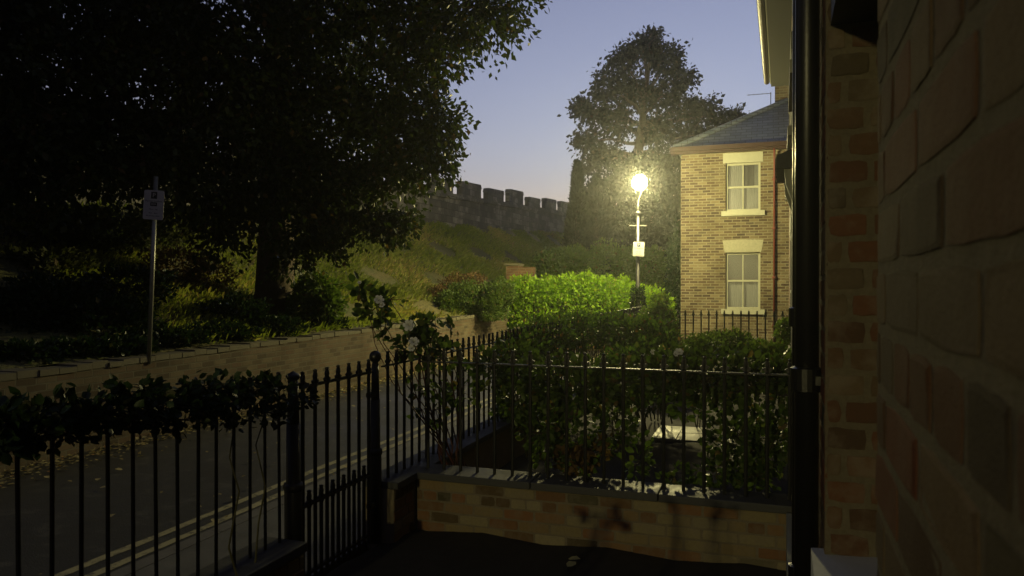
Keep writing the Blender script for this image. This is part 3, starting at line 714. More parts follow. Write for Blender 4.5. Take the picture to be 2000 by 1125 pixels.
m = MB(); zz = WZ[1][1]; m.add([(wx0 - .02, FY - .015, zz), (wx1 + .02, FY - .015, zz), (wx1 + .08, FY - .015, zz + .33), ((wx0+wx1)/2, FY - .015, zz + .35), (wx0 - .08, FY - .015, zz + .33),
        (wx0 - .02, FY + .04, zz), (wx1 + .02, FY + .04, zz), (wx1 + .08, FY + .04, zz + .33), ((wx0+wx1)/2, FY + .04, zz + .35), (wx0 - .08, FY + .04, zz + .33)],
        [(0, 1, 2, 3, 4), (9, 8, 7, 6, 5), (0, 5, 6, 1), (1, 6, 7, 2), (2, 7, 8, 3), (3, 8, 9, 4), (4, 9, 5, 0)]); W(m, 'arch_lintel', M['lintel'], far)
m = MB(); o_ = .16; A = (FX - o_, FY - o_, FE); B = (FX + FW + o_, FY - o_, FE); C_ = (FX + FW + o_, FY + FD + o_, FE); D_ = (FX - o_, FY + FD + o_, FE)
RH = 2.05; r1 = (FX + FW / 2 + .1, FY + 3.2, FE + RH); r2 = (FX + FW / 2 + .1, FY + 3.8, FE + RH)
m.add([A, B, C_, D_, r1, r2], [(0, 1, 4), (1, 2, 5, 4), (2, 3, 5), (3, 0, 4, 5), (3, 2, 1, 0)]); rf = W(m, 'roof', M['slate'], far)
m = MB(); m.tube([Vector(A) + Vector((0, 0, .03)), Vector(r1) + Vector((0, 0, .04))], .075, 8); W(m, 'hip_tile', M['slate'], rf)
m = MB(); m.box(FX - o_ - .1, FX + FW + o_, FY - o_ - .10, FY - o_ - .002, FE - .10, FE + .02); m.box(FX - o_ - .1, FX + FW, FY - o_, FY, FE - .16, FE - .01); W(m, 'gutter', M['red_gutter'], far)
cx = .20; m = MB(); m.box(cx, cx + .62, FY + 2.6, FY + 3.4, FE + .9, FE + 3.15); m.box(cx - .05, cx + .67, FY + 2.55, FY + 3.45, FE + 3.15, FE + 3.28); W(m, 'chimney', M['brick_far'], rf)
m = MB(); az = FE + 2.05; m.tube([(cx - .12, FY + 2.9, FE + 1.1), (cx - .12, FY + 2.9, az + .03)], .012, 6); m.tube([(cx - .8, FY + 2.9, az), (cx - .1, FY + 2.9, az)], .009, 6)
for q in range(5): m.tube([(cx - .75 + q*.13, FY + 2.8, az), (cx - .75 + q*.13, FY + 3.0, az)], .005, 5)
W(m, 'aerial', M['lampgrey'], rf)
px_ = wpx(1512); m = MB(); m.tube([(px_, FY - .06, .1), (px_, FY - .06, FE - .45), (px_, FY - .2, FE - .15)], .026, 10); dp = W(m, 'drainpipe', M['red'], far, True)
for z in (.7, 2.0, 3.3, 4.6):
    m = MB(); m.box(px_ - .06, px_ + .06, FY - .03, FY - .001, z, z + .05); m.lathe([(.036, 0), (.045, .005), (.045, .055), (.036, .06)], (px_, FY - .06, z), 10); W(m, 'bracket', M['red'], dp)

# brick pier and stub wall beyond the hedge
pz = EYE + .56
pr = thing('brick_pier', 'small orange brick pier with stub wall showing above the hedge end', 'pier', tuple(pt(1004, 700, 22.5))[:2] + (0,))
px0 = pr.location.x; py0 = pr.location.y
m = MB(); m.box(px0 - .18, px0 + .2, py0 - .2, py0 + .2, 0, pz); W(m, 'pier', M['brick_pier'], pr)
m = MB(); m.box(px0 + .2, px0 + .65, py0 - .1, py0 + .1, 0, pz - .05); W(m, 'wall', M['brick_pier'], pr)
m = MB(); m.box(px0 - .22, px0 + .24, py0 - .24, py0 + .24, pz, pz + .06); W(m, 'cap', M['coping_old'], pr)

# ------------------------------------------------------------------ street lamp
LD = 17.3; LP = 17.75; lp = pt(1249, 357, LD); bx, by = lp.x, lp.y
base = pt(1246, 600, LP); bx0, by0 = base.x, base.y
lamp = thing('street_lamp', 'lit street lamp on a thin swan necked bracket above the hedge', 'street lamp', (bx0, by0, .1))
zt_ = pt(1249, 412, LP).z
m = MB(); m.tube([(bx0, by0, .1), (bx0, by0, 1.1), (bx0, by0, 1.15), (bx0, by0, zt_)], [.085, .08, .055, .035], 12)
m.lathe([(.04, 0), (.075, .01), (.075, .05), (.03, .08)], (bx0, by0, zt_ - .08), 12); W(m, 'pole', M['iron'], lamp, True)
m = MB(); rv = Vector((CT, ST, 0)); bk_ = Vector((ST, -CT, 0)); c0 = Vector((bx0, by0, 0)); zb_ = pt(1249, 441, LP).z
m.tube([c0 - rv * .21 + Vector((0, 0, zb_)), c0 + rv * .21 + Vector((0, 0, zb_))], .012, 8); W(m, 'ladder_bar', M['lampsteel'], lamp)
m = MB(); m.tube([c0 + Vector((0, 0, zt_ - .02)), c0 + Vector((0, 0, zt_ + .16)), c0 + rv * .02 + Vector((0, 0, zt_ + .28)), c0 + rv * .06 + bk_ * .12 + Vector((0, 0, zt_ + .44)), c0 + rv * .10 + bk_ * .38 + Vector((0, 0, zt_ + .50))], [.03, .018, .016, .015, .015], 8); W(m, 'bracket', M['lampsteel'], lamp, True)
lc = Vector((lp.x, lp.y, lp.z)) + rv * .0
m = MB(); m.lathe([(.0, .215), (.05, .21), (.085, .185), (.09, .165), (.0, .165)][::-1], tuple(lc), 20); W(m, 'lantern_hood', M['lampgrey'], lamp, True)
LC = (1.0, .87, .37); rb = .17
m = MB(); m.lathe([(rb * math.sin(a), -rb * math.cos(a)) for a in np.linspace(.05, math.pi * .96, 11)], tuple(lc), 14); W(m, 'lamp_glass', emit('sodium_lamp', LC, LAMP_W / (math.pi * 4 * math.pi * rb * rb)), lamp, True)

# assumed twin lamp, unseen behind the viewer, added to light the wall and bricks
assumed_lamp = lamp.copy(); COL.objects.link(assumed_lamp); assumed_lamp.location = (X_KERB + .9, -14.0, .1)
assumed_lamp['label'] = 'assumed matching street lamp added further down the lane behind the viewpoint to light the low wall and near bricks'
for ch in list(lamp.children):
    c2 = ch.copy(); COL.objects.link(c2); c2.parent = assumed_lamp
lamp['group'] = assumed_lamp['group'] = 'street lamps along the pavement'

# ------------------------------------------------------------------ signs
def text(s, size, mat, parent, loc, rz, name='lettering'):
    cu = bpy.data.curves.new(name, 'FONT'); cu.body = s; cu.size = size; cu.align_x = 'CENTER'; cu.align_y = 'CENTER'; cu.extrude = .0008; cu.resolution_u = 2
    o = bpy.data.objects.new(name, cu); COL.objects.link(o); dg = bpy.context.evaluated_depsgraph_get(); me = bpy.data.meshes.new_from_object(o.evaluated_get(dg)); bpy.data.objects.remove(o)
    me.materials.clear(); me.materials.append(mat); r = bpy.data.objects.new(name, me); COL.objects.link(r); r.parent = parent; r.location = loc; r.rotation_euler = (R(90), 0, rz); return r
def sign_plate(parent, w, h, zc, y, boxed, rz):
    """flat plate facing -y in the parent's frame"""
    m = MB(); r_ = .02; pts = []
    for cx_, cz_, a0 in ((w/2-r_, h/2-r_, 0), (-w/2+r_, h/2-r_, 90), (-w/2+r_, -h/2+r_, 180), (w/2-r_, -h/2+r_, 270)):
        for q in (0, 45, 90): pts.append((cx_ + r_ * math.cos(R(a0 + q)), zc + cz_ + r_ * math.sin(R(a0 + q))))
    m.prism(pts, 'y', y, y + .004); pl_ = fix_normals(m.build('plate', M['signface'], parent))
    k = w / .24
    m = MB(); m.box(-.036*k, .036*k, y - .0015, y - .0004, zc + h/2 - .105*k, zc + h/2 - .02*k); m.build('symbol_panel', M['inkblue'] if not boxed else M['ink'], parent)
    text('P', .075*k, M['signface'], parent, (0, y - .003, zc + h/2 - .063*k), 0)
    text('Permit holders', .033*k, M['ink'], parent, (0, y - .001, zc + h/2 - .135*k), 0)
    if boxed:
        m = MB(); m.box(-.04*k, .04*k, y - .0015, y - .0004, zc - .015*k, zc + .032*k); m.build('zone_panel', M['ink'], parent)
        text('R20', .034*k, M['signface'], parent, (0, y - .003, zc + .008*k), 0)
    else: text('only', .033*k, M['ink'], parent, (0, y - .001, zc + .01*k), 0)
    text('Mon - Sat', .026*k, M['ink'], parent, (0, y - .001, zc - .055*k), 0)
    text('9am - 6pm', .024*k, M['ink'], parent, (0, y - .001, zc - .10*k), 0)
    text('60 minutes others', .022*k, M['ink'], parent, (0, y - .001, zc - .135*k), 0)
sp = pt(290, 682, 9.0); spt = pt(303, 345, 9.0); ctr = pt(303, 401, 9.0)
ss = thing('parking_sign', 'white parking sign on a leaning galvanised pole left of the tree', 'parking sign', (sp.x, sp.y, bank_z(sp.x, sp.y) - .05))
ss.rotation_euler = (0, 0, TH + R(5))
hgt = spt.z - ss.location.z
lean_ = Matrix.Rotation(R(2.1), 4, 'Y')
m = MB(); m.tube([(0, 0, 0), (hgt * math.tan(R(2.3)), 0, hgt)], .027, 12); m.build('pole', M['galv'], ss, True)
e = bpy.data.objects.new('sign_plate', None)
sub = MB()
zc_ = ctr.z - ss.location.z; offx = zc_ * math.tan(R(2.3))
m = MB(); m.box(offx - .05, offx + .05, -.035, .03, zc_ - .1, zc_ - .08); m.box(offx - .05, offx + .05, -.035, .03, zc_ + .09, zc_ + .11); m.build('clamp', M['galv'], ss)
EX = bpy.data.objects.new('sign_face', None); COL.objects.link(EX); EX.parent = ss; EX.location = (offx, 0, zc_); EX.rotation_euler = (0, R(3.5), 0)
sign_plate(EX, .235, .355, 0, -.04, True, 0)
lsz = pt(1246, 487, LP).z
ls = thing('parking_sign', 'small white parking sign clamped to the street lamp pole', 'parking sign', (bx0, by0, lsz)); ls.rotation_euler = (0, R(2), TH)
sign_plate(ls, .265, .34, 0, -.09, False, 0)
m = MB(); m.box(-.05, .05, -.086, .0, -.01, .01); m.build('clamp', M['galv'], ls)

# ------------------------------------------------------------------ the big tree on the bank
tb = pt(535, 600, 14.0); tz = bank_z(tb.x, tb.y) - .15
tree = thing('lime_tree', 'huge dark leafy tree on the bank filling the upper left with branches over the lane', 'tree', (tb.x, tb.y, tz))
tr = MB(); T0 = Vector((tb.x, tb.y, tz))
fork = Vector((tb.x + .1, tb.y - .1, 5.0)); top = Vector((tb.x + .2, tb.y - .4, 10.5))
tr.tube([T0, T0 + Vector((.02, 0, .4)), T0.lerp(fork, .5) + Vector((.06, 0, 0)), fork, fork.lerp(top, .4) + Vector((.15, .1, 0)), top], [.50, .37, .32, .28, .18, .06], 14)
lv = MB(); tw = MB()
CL = []
def c_(px, py, d, r): CL.append((pt(px, py, d), r))
for a in [(985, -20, 11.5, .75), (925, 15, 11, .85), (870, 60, 11.5, .8), (800, 30, 11.5, 1.1), (815, 130, 12, .8), (760, 170, 12, .9), (835, 225, 12, .75), (870, 245, 12.2, .5), (800, 260, 12, .7), (820, 300, 12, .65),
          (850, 318, 12.1, .4), (760, 330, 12.3, .7), (740, 270, 12.5, .9), (690, 380, 12.5, .75), (720, 425, 13, .5), (790, 425, 13, .38), (760, 440, 13, .4), (640, 420, 12.8, .65), (600, 440, 12.5, .6), (570, 500, 12.6, .45), (640, 470, 12.6, .35),
          (680, 100, 12, 1.2), (640, 220, 12, 1.2), (620, 330, 12.3, 1.0), (560, 400, 12, .9), (430, 420, 11.5, .8), (400, 350, 11, .9), (520, 320, 11.5, 1.1),
          (500, 200, 11.5, 1.3), (540, 80, 11.5, 1.4), (600, -40, 11.5, 1.4), (740, -60, 11.5, 1.4), (880, -90, 11.5, 1.2), (400, 240, 10.5, 1.1), (400, 110, 10.5, 1.2), (420, -20, 10.5, 1.3), (330, 310, 10, .8), (260, 260, 10, 1.0), (270, 130, 10, 1.1),
          (290, 0, 10, 1.2), (180, 330, 9.5, .7), (140, 230, 9.5, .9), (130, 110, 9.5, 1.0), (150, -10, 9.5, 1.1), (60, 330, 9.5, .8), (30, 230, 9, .9), (20, 110, 9, 1.0), (20, -20, 9, 1.1), (-90, 280, 9, 1.0), (-90, 120, 9, 1.1), (-100, -40, 9, 1.2), (-60, 400, 10, .7),
          (300, 60, 13, 1.6), (640, 60, 14.5, 1.5), (200, 260, 13.5, 1.3), (560, 230, 14.5, 1.4), (0, 280, 13, 1.3), (-40, 60, 13, 1.6), (700, 220, 14.5, 1.0), (640, 340, 14.5, .9), (455, 380, 14, .9)]: c_(*a)
nvis = len(CL)
for k in range(46):      # the part of the crown above and behind the picture's edge, which shades the lane and gardens
    CL.append((Vector((random.uniform(-13, -1.8), random.uniform(-5, 11), random.uniform(7.2, 12))), random.uniform(1.2, 1.7)))
for k in range(38):      # unseen clumps added behind the viewer to keep twin lamp light off the bank
    CL.append((Vector((random.uniform(-8.5, -5.2), random.uniform(-4.5, -1.0), random.uniform(2.9, 5.5))), random.uniform(1.0, 1.3)))
blocker_tree = thing('lime_tree', 'unseen lime tree added behind the viewpoint, its low branches blocking lamp light from the bank', 'tree', (-8.6, -2.6, .9))
m = MB(); m.tube([(-8.6, -2.6, .8), (-8.5, -2.6, 3), (-8.3, -2.5, 9)], [.4, .3, .12], 12); W(m, 'trunk', M['bark'], blocker_tree, True)  # added trunk to carry the light-blocking clumps
blocker_leaves = MB()
for i, (c, r) in enumerate(CL):
    if i >= nvis + 46:
        clump(blocker_leaves, c, r, int(75 * r * r), 14, .16, None, (1, 1, .85), .35); continue
    ntw = int(88 * r * r) + 14 if i < nvis else int(50 * r * r)
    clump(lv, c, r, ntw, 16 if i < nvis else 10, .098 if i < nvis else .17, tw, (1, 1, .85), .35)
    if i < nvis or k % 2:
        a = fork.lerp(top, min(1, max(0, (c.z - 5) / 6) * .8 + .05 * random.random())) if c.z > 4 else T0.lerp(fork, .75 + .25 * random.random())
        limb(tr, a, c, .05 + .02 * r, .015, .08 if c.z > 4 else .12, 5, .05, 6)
W(tr, 'trunk', M['bark'], tree, True); crown = W(lv, 'crown', M['leaf_big'], tree); W(blocker_leaves, 'crown', M['leaf_big'], blocker_tree); W(tw, 'twigs', M['bark'], tree)

# ------------------------------------------------------------------ trees beyond the lamp
def far_tree(label, base_px, depth, clumps, size, mat, trunk_r, fork_py, name='broadleaf_tree', per=12, dens=30, tz0=0.0, group='trees beyond the street lamp'):
    b0 = pt(base_px, 600, depth); b0.z = tz0; t = thing(name, label, 'tree', tuple(b0), group)
    tr = MB(); lv = MB(); fk = pt(base_px, fork_py, depth); topc = max(clumps, key=lambda q: -q[1]); tp = pt(topc[0], topc[1] + 40, depth)
    tr.tube([b0, b0.lerp(fk, .6), fk, tp], [trunk_r * 1.2, trunk_r, trunk_r * .85, trunk_r * .15], 10)
    for (px, py, rp, dd) in clumps:
        c = pt(px, py, depth + dd); r = rp / FPX * depth
        s_ = min(.95, max(0, (fork_py - py) / max(1, fork_py - topc[1]) * .75 + random.uniform(-.08, .05))) if py < fork_py else 0
        limb(tr, fk.lerp(tp, s_), c, trunk_r * .38, trunk_r * .08, .04, 4, .05, 5)
        clump(lv, c, r, int(dens * r * r) + 10, per, size, None, (1, 1, .9), .15)
        if rp > 30:
            for q in range(4): limb(tr, c, c + Vector((random.uniform(-1, 1), random.uniform(-1, 1), random.uniform(-.6, 1))) * r * .8, trunk_r * .1, .015, 0, 3, .06, 4)
    W(tr, 'trunk', M['bark'], t, True); W(lv, 'crown', mat, t); return t
far_tree('tall broad tree with open twiggy crown rising behind the lit lamp', 1246, 34, [
    (1255, 95, 40, 0), (1215, 120, 38, .5), (1300, 115, 42, 0), (1335, 150, 30, .3), (1270, 75, 24, 0), (1185, 165, 38, 0), (1240, 175, 45, .6), (1300, 185, 45, -.5), (1160, 215, 36, 0), (1205, 235, 42, -.4), (1265, 250, 30, 1.2),
    (1145, 270, 32, 0), (1185, 300, 36, .5), (1135, 205, 20, 0), (1290, 255, 32, -.6), (1340, 215, 28, 0), (1375, 215, 38, 0), (1415, 235, 26, 0), (1345, 265, 42, .5), (1390, 268, 34, 0), (1320, 305, 34, 0), (1280, 315, 26, .8), (1230, 320, 30, 0), (1435, 225, 14, 0), (1150, 320, 26, 0)],
    .19, M['leaf_far'], .27, 300, per=14, dens=78)
def cone_tree(label, px, depth, top_py, base_py, wpx_, mat, n, size, name='conifer'):
    b0 = pt(px, 600, depth); b0.z = 0; tz_ = pt(px, top_py, depth).z; t = thing(name, label, 'tree', tuple(b0), 'trees beyond the street lamp')
    w = wpx_ / FPX * depth / 2; k = RNG.uniform(0, 1, n) ** .8; ang = RNG.uniform(0, 2 * math.pi, n)
    lob = 1 + .22 * np.sin(ang * 3 + k * 9) + .12 * np.sin(ang * 7 - k * 20)
    rr = w * np.minimum(1, (1 - k) * 2.2) ** .75 * lob * RNG.uniform(.7, 1.05, n); z = .3 + (tz_ - .3) * k
    P = np.stack([b0.x + rr * np.cos(ang), b0.y + rr * np.sin(ang), z], 1); D = np.stack([np.cos(ang) * .6, np.sin(ang) * .6, np.full(n, .9)], 1)
    lv = MB(); leaves(lv, P, size, D, .5, aspect=.4); tr = MB(); tr.tube([b0, (b0.x, b0.y, tz_ - .3)], [.18, .03], 8)
    W(tr, 'trunk', M['bark'], t); W(lv, 'crown', mat, t)
cone_tree('narrow dark cypress at the left edge of the far trees', 1127, 30, 318, 520, 40, M['leaf_conifer'], 9000, .17)
cone_tree('shorter dark conifer just right of the narrow cypress', 1165, 31, 345, 520, 66, M['leaf_conifer'], 11000, .18)
def mass(name, label, cat, boxes, size, mat, n, group=None, detail=False, stem=None, spread=.9, rootz=0.0):
    """a shrub made of leafy lumps: boxes = (centre, (rx,ry,rz), share)"""
    c0 = Vector(boxes[0][0]); t = thing(name, label, cat, (c0.x, c0.y, rootz), group)
    lv = MB(); st = MB(); tot = sum(b[2] for b in boxes)
    for c, r, sh in boxes:
        k = int(n * sh / tot); U = unit(RNG.normal(size=(k, 3))); ph = RNG.uniform(0, 6, 3)
        lump = 1 + .13 * np.sin(U[:, 0] * 6 + ph[0]) + .13 * np.sin(U[:, 1] * 7 + ph[1]) + .10 * np.sin(U[:, 2] * 9 + ph[2])
        rad = (RNG.uniform(.25, 1, k) ** .45) * lump * np.where(RNG.uniform(size=k) < .06, RNG.uniform(1, 1.2, k), 1)
        P = np.array(c) + U * rad[:, None] * np.array(r)
        P = P[P[:, 2] > rootz + .02]; U2 = unit(P - np.array(c)) + np.array([0, 0, .3])
        leaves(lv, P, size, U2, spread, detail=detail)
        for q in range(4):
            e_ = Vector(c) + Vector((random.uniform(-.6, .6) * r[0], random.uniform(-.6, .6) * r[1], random.uniform(0, .8) * r[2]))
            limb(st, (c[0] + random.uniform(-.3, .3) * r[0], c[1] + random.uniform(-.3, .3) * r[1], rootz), e_, size * .16, size * .06, 0, 4, .05, 5)
    W(st, 'stem', stem or M['stem'], t); W(lv, 'foliage', mat, t); return t
def pb(px, py, d, rx, rz, ry=None, sh=None):
    k = d / FPX; r = (rx * k, (ry if ry else rx * k), rz * k); return (tuple(pt(px, py, d)), r, sh or (rx * rz))
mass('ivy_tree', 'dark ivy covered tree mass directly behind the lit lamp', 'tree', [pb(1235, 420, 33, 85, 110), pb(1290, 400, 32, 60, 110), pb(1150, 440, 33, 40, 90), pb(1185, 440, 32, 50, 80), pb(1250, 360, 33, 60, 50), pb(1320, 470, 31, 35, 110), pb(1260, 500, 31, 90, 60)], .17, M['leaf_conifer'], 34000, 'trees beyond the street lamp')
mass('shrub', 'dim green rounded shrub bank behind the brightly lit hedge', 'shrub', [pb(1110, 525, 26, 60, 44), pb(1190, 522, 26, 70, 42), pb(1072, 535, 25.5, 34, 40), pb(1250, 525, 26, 50, 42)], .10, M['leaf_bush'], 22000, 'shrubs at the end of the lane')
mass('shrub', 'tall thin leafy shrub tucked against the left corner of the far house', 'shrub', [pb(1318, 530, 21.5, 13, 90), pb(1310, 620, 21.5, 20, 60)], .08, M['leaf_dark'], 5000, 'shrubs at the end of the lane')

# shrubs on the bank, lit green
mass('shrub', 'bright green feathery shrub spilling over the retaining wall end', 'shrub', [pb(945, 600, 19.5, 48, 38), pb(975, 575, 19.5, 32, 30), pb(905, 585, 19.8, 40, 32), pb(880, 600, 19.3, 30, 26)], .055, M['leaf_bush'], 26000, 'shrubs on the grass bank', rootz=.9)
mass('shrub', 'brownish seedy shrub above the bright green one', 'shrub', [pb(890, 560, 20.5, 34, 26), pb(925, 555, 20.5, 30, 24), pb(860, 575, 20, 22, 20)], .05, M['leaf_brown'], 4500, 'shrubs on the grass bank', rootz=1.2)
mass('shrub', 'leafy bush just right of the big tree trunk', 'shrub', [pb(615, 570, 13.6, 42, 36), pb(640, 600, 13.6, 30, 28), pb(590, 600, 13.6, 30, 34)], .085, M['leaf_bush'], 3600, 'shrubs on the grass bank', rootz=1.2)
mass('ivy_patch', 'dark ivy and nettles along the wall top left of the tree trunk', 'ground cover', [pb(420, 655, 11.2, 80, 22, .5), pb(520, 640, 12.4, 80, 22, .5), pb(620, 635, 13.8, 60, 14, .4), pb(330, 665, 10.2, 60, 20, .4), pb(230, 682, 9.3, 70, 22, .5), pb(140, 692, 8.8, 70, 26, .5), pb(40, 702, 8.3, 70, 30, .5), pb(-40, 705, 8.0, 50, 30, .3), pb(460, 610, 12.4, 60, 30, .5)], .07, M['leaf_dark'], 19000, rootz=.9)
mass('shrub', 'dim shrub low on the bank far left behind the sign pole', 'shrub', [pb(200, 640, 10.2, 90, 60, .8), pb(80, 620, 9.8, 90, 80, .8), pb(250, 560, 11.5, 60, 40, .7)], .09, M['leaf_dark'], 9000, 'shrubs on the grass bank', rootz=1.0)
mass('shrub', 'shrubs added on the far left of the bank to darken it under the tree', 'shrub', [pb(60, 450, 13, 110, 50, .8), pb(200, 455, 13.5, 90, 45, .8), pb(330, 440, 14.5, 60, 36, .7), pb(90, 520, 12, 90, 34, .6)], .10, M['leaf_olive'], 9000, 'shrubs on the grass bank', rootz=1.4)  # bushes added to cut the lamp-lit brightness of the left bank
mass('shrub', 'tawny brambles left of the trunk catching lamp light', 'shrub', [pb(350, 520, 13.5, 70, 40, .5), pb(410, 540, 13.6, 45, 30, .5)], .06, M['leaf_brown'], 3500, 'shrubs on the grass bank', rootz=1.6)

# ------------------------------------------------------------------ the tall hedge on the railings
hb = []
def hz_(px, py_top, y=20.75):
    x = y * math.tan(math.atan((px - 1000) / FPX) - TH); dep = y * CT - x * ST; return x, EYE - (py_top - HOR) / FPX * dep
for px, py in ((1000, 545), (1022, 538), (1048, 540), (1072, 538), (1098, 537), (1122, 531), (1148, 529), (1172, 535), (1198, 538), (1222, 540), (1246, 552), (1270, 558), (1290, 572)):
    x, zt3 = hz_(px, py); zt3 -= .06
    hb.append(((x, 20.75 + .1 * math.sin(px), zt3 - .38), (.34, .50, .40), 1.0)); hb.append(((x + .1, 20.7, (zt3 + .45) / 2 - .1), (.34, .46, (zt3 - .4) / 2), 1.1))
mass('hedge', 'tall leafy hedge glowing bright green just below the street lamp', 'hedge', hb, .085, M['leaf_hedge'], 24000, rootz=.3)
def gx(px, y): return y * math.tan(math.atan((px - 1000) / FPX) - TH)
gs = []
for px, y, zc, rr, rz_ in ((1010, 7.6, 1.15, .26, .34), (1035, 8.3, 1.25, .30, .30), (1075, 9.0, 1.30, .36, .26), (1120, 9.8, 1.32, .36, .24), (1165, 10.4, 1.30, .36, .26), (1205, 10.2, 1.28, .34, .30), (1240, 9.8, 1.20, .34, .34), (1275, 9.6, 1.15, .36, .42), (1300, 9.4, 1.05, .28, .40), (1020, 7.2, .75, .3, .4), (1250, 8.6, .8, .4, .4), (1200, 8.4, .75, .35, .35)):
    gs.append(((gx(px, y), y, zc - (.12 if zc > 1 else 0)), (rr, rr, rz_), rr))
mass('shrub', 'loose dark climbing shrub on the next garden railings in front of the glowing hedge', 'shrub', gs, .062, M['leaf_garden'], 9500, 'shrubs in the next gardens', rootz=.1)
mass('shrub', 'small dark pointed shrub at the foot of the lamp pole', 'shrub', [pb(1246, 592, 16.2, 15, 34)], .05, M['leaf_dark'], 1500, 'shrubs in the next gardens', rootz=.1)
mass('shrub', 'red tipped shrub at the right end of the lit hedge', 'shrub', [pb(1290, 592, 13.0, 18, 20), pb(1285, 625, 12.6, 30, 36), pb(1306, 640, 12.6, 18, 30)], .045, M['leaf_bush'], 5000, 'shrubs in the next gardens', rootz=.1)
mass('shrub', 'low leafy shrub in front of the far house railing', 'shrub', [pb(1420, 668, 9.5, 52, 20, .4), pb(1370, 680, 9.0, 40, 22, .4), pb(1480, 682, 9.0, 50, 16, .4), pb(1532, 650, 9.5, 14, 30, .3)], .045, M['leaf_bush'], 7000, 'shrubs in the next gardens', rootz=.1)

# ------------------------------------------------------------------ roses and climbers at the near railings
def petals(mb, c, r):
    c = np.array(c); AU = np.array([.35, -.8, .45]) + RNG.normal(size=3) * .2; AU /= np.linalg.norm(AU); AX = np.cross(AU, [0, 0, 1.]); AX /= np.linalg.norm(AX); AY = np.cross(AU, AX)
    for ring, (k, rr, tilt) in enumerate(((6, 1.0, .25), (6, .8, .6), (5, .55, .95), (4, .3, 1.3))):
        for i in range(k):
            a = 2 * math.pi * (i + ring * .5 + random.uniform(-.1, .1)) / k; d = AX * math.cos(a) + AY * math.sin(a); s = -AX * math.sin(a) + AY * math.cos(a); u = AU
            R_ = r * rr; up_ = math.sin(tilt); o_ = math.cos(tilt)
            V = [c + d*R_*.15, c + d*R_*.6*o_ - s*R_*.38 + u*R_*.5*up_, c + d*R_*1.0*o_ - s*R_*.30 + u*R_*up_, c + d*R_*1.08*o_ + u*R_*up_*.95, c + d*R_*1.0*o_ + s*R_*.30 + u*R_*up_, c + d*R_*.6*o_ + s*R_*.38 + u*R_*.5*up_]
            mb.add(V, [(0, 1, 2, 3), (0, 3, 4, 5)])
def rose(name, label, sprays, root, stemmat, flowers=(), size=.06, mat='leaf_rose', group='climbing roses on the railings', spread_root=False):
    t = thing(name, label, 'rose bush', (root[0], root[1], root[2]), group); st = MB(); lv = MB(); root = Vector(root)
    for c, r, n in sprays:
        c = Vector(c)
        if spread_root and random.random() < .85: st_pts = []
        else: rr_ = root if not spread_root else Vector((c.x + (random.uniform(-.25, .25) if abs(c.x - X_FRONT) > .2 else .06), c.y + random.uniform(-.25, .25) * (1 if abs(c.x - X_FRONT) < .2 else .3), .1)); st_pts = limb(st, rr_ + Vector((random.uniform(-.08, .08), random.uniform(-.08, .08), 0)), c, .007, .003, random.uniform(-.05, .05), 6, .04, 6)
        U = unit(RNG.normal(size=(n, 3))); P = np.array(c) + U * (RNG.uniform(.1, 1, n) ** .5)[:, None] * np.array(r)
        # leaves set in threes along short twigs
        P = np.repeat(P, 3, 0) + RNG.normal(size=(n * 3, 3)) * size * .35; D = np.repeat(U, 3, 0) + np.array([0, 0, .1])
        leaves(lv, P, size, D, .9, aspect=.68, detail=True, up=.8)
        for q in range(0, n, 4): limb(st, c, tuple(P[q * 3]), .003, .0012, 0, 3, .08, 4)
    W(st, 'stem', M[stemmat], t); W(lv, 'foliage', M[mat], t)
    for f, fr_ in flowers:
        m = MB(); petals(m, f, fr_); o = W(m, 'flower', M['petal'], t, True); 
        m = MB(); m.tube([tuple(Vector(f) - Vector((0, 0, .09))), tuple(Vector(f) - Vector((0, 0, .0)))], [.0025, .006], 6); W(m, 'flower_stalk', M['stem'], o)
    return t
def sp_(px, py, d, rx, rz, n, ry=.12): return (pt(px, py, d), (rx * d / FPX, ry, rz * d / FPX), n)
rt = (X_FRONT + .28, Y1 + .35, .1)
rose('rose_bush', 'white flowering rose whose stems arch above the corner of the railings', [
    sp_(735, 600, 5.4, 26, 38, 30), sp_(715, 575, 5.4, 16, 20, 10), sp_(760, 585, 5.4, 22, 12, 8), sp_(755, 640, 5.4, 22, 22, 10), sp_(820, 640, 5.6, 34, 24, 26), sp_(850, 625, 5.6, 24, 14, 9), sp_(800, 675, 5.5, 28, 18, 18), sp_(840, 665, 5.6, 30, 22, 24),
    sp_(880, 640, 5.8, 22, 10, 5), sp_(700, 560, 5.4, 12, 8, 4), sp_(870, 690, 5.7, 34, 26, 22), sp_(820, 740, 5.6, 28, 40, 14), sp_(850, 800, 5.7, 36, 40, 14), sp_(900, 760, 5.9, 36, 50, 20)], rt, 'redstem',
    [(pt(740, 586, 5.2), .035), (pt(746, 596, 5.2), .022), (pt(799, 636, 5.2), .042), (pt(808, 668, 5.2), .036), (pt(804, 680, 5.2), .026), (pt(702, 552, 5.2), .014)], .062)
rose('rose_bush', 'dense dark climber pressed against the railing across the view', [
    sp_(960, 720, 5.7, 50, 40, 71), sp_(1010, 780, 5.7, 45, 60, 85), sp_(1070, 740, 5.6, 55, 50, 119), sp_(1060, 840, 5.5, 60, 60, 119), sp_(1140, 760, 5.5, 60, 60, 136), sp_(1130, 870, 5.4, 60, 50, 102), sp_(1220, 750, 5.5, 60, 50, 119), sp_(1200, 840, 5.5, 45, 45, 57), sp_(1000, 690, 6.0, 50, 24, 51), sp_(1100, 715, 6.0, 60, 14, 40)],
    (-1.3, Y1 + .4, .1), 'stem', [(pt(1320, 692, 5.6), .02)], .055, spread_root=True)
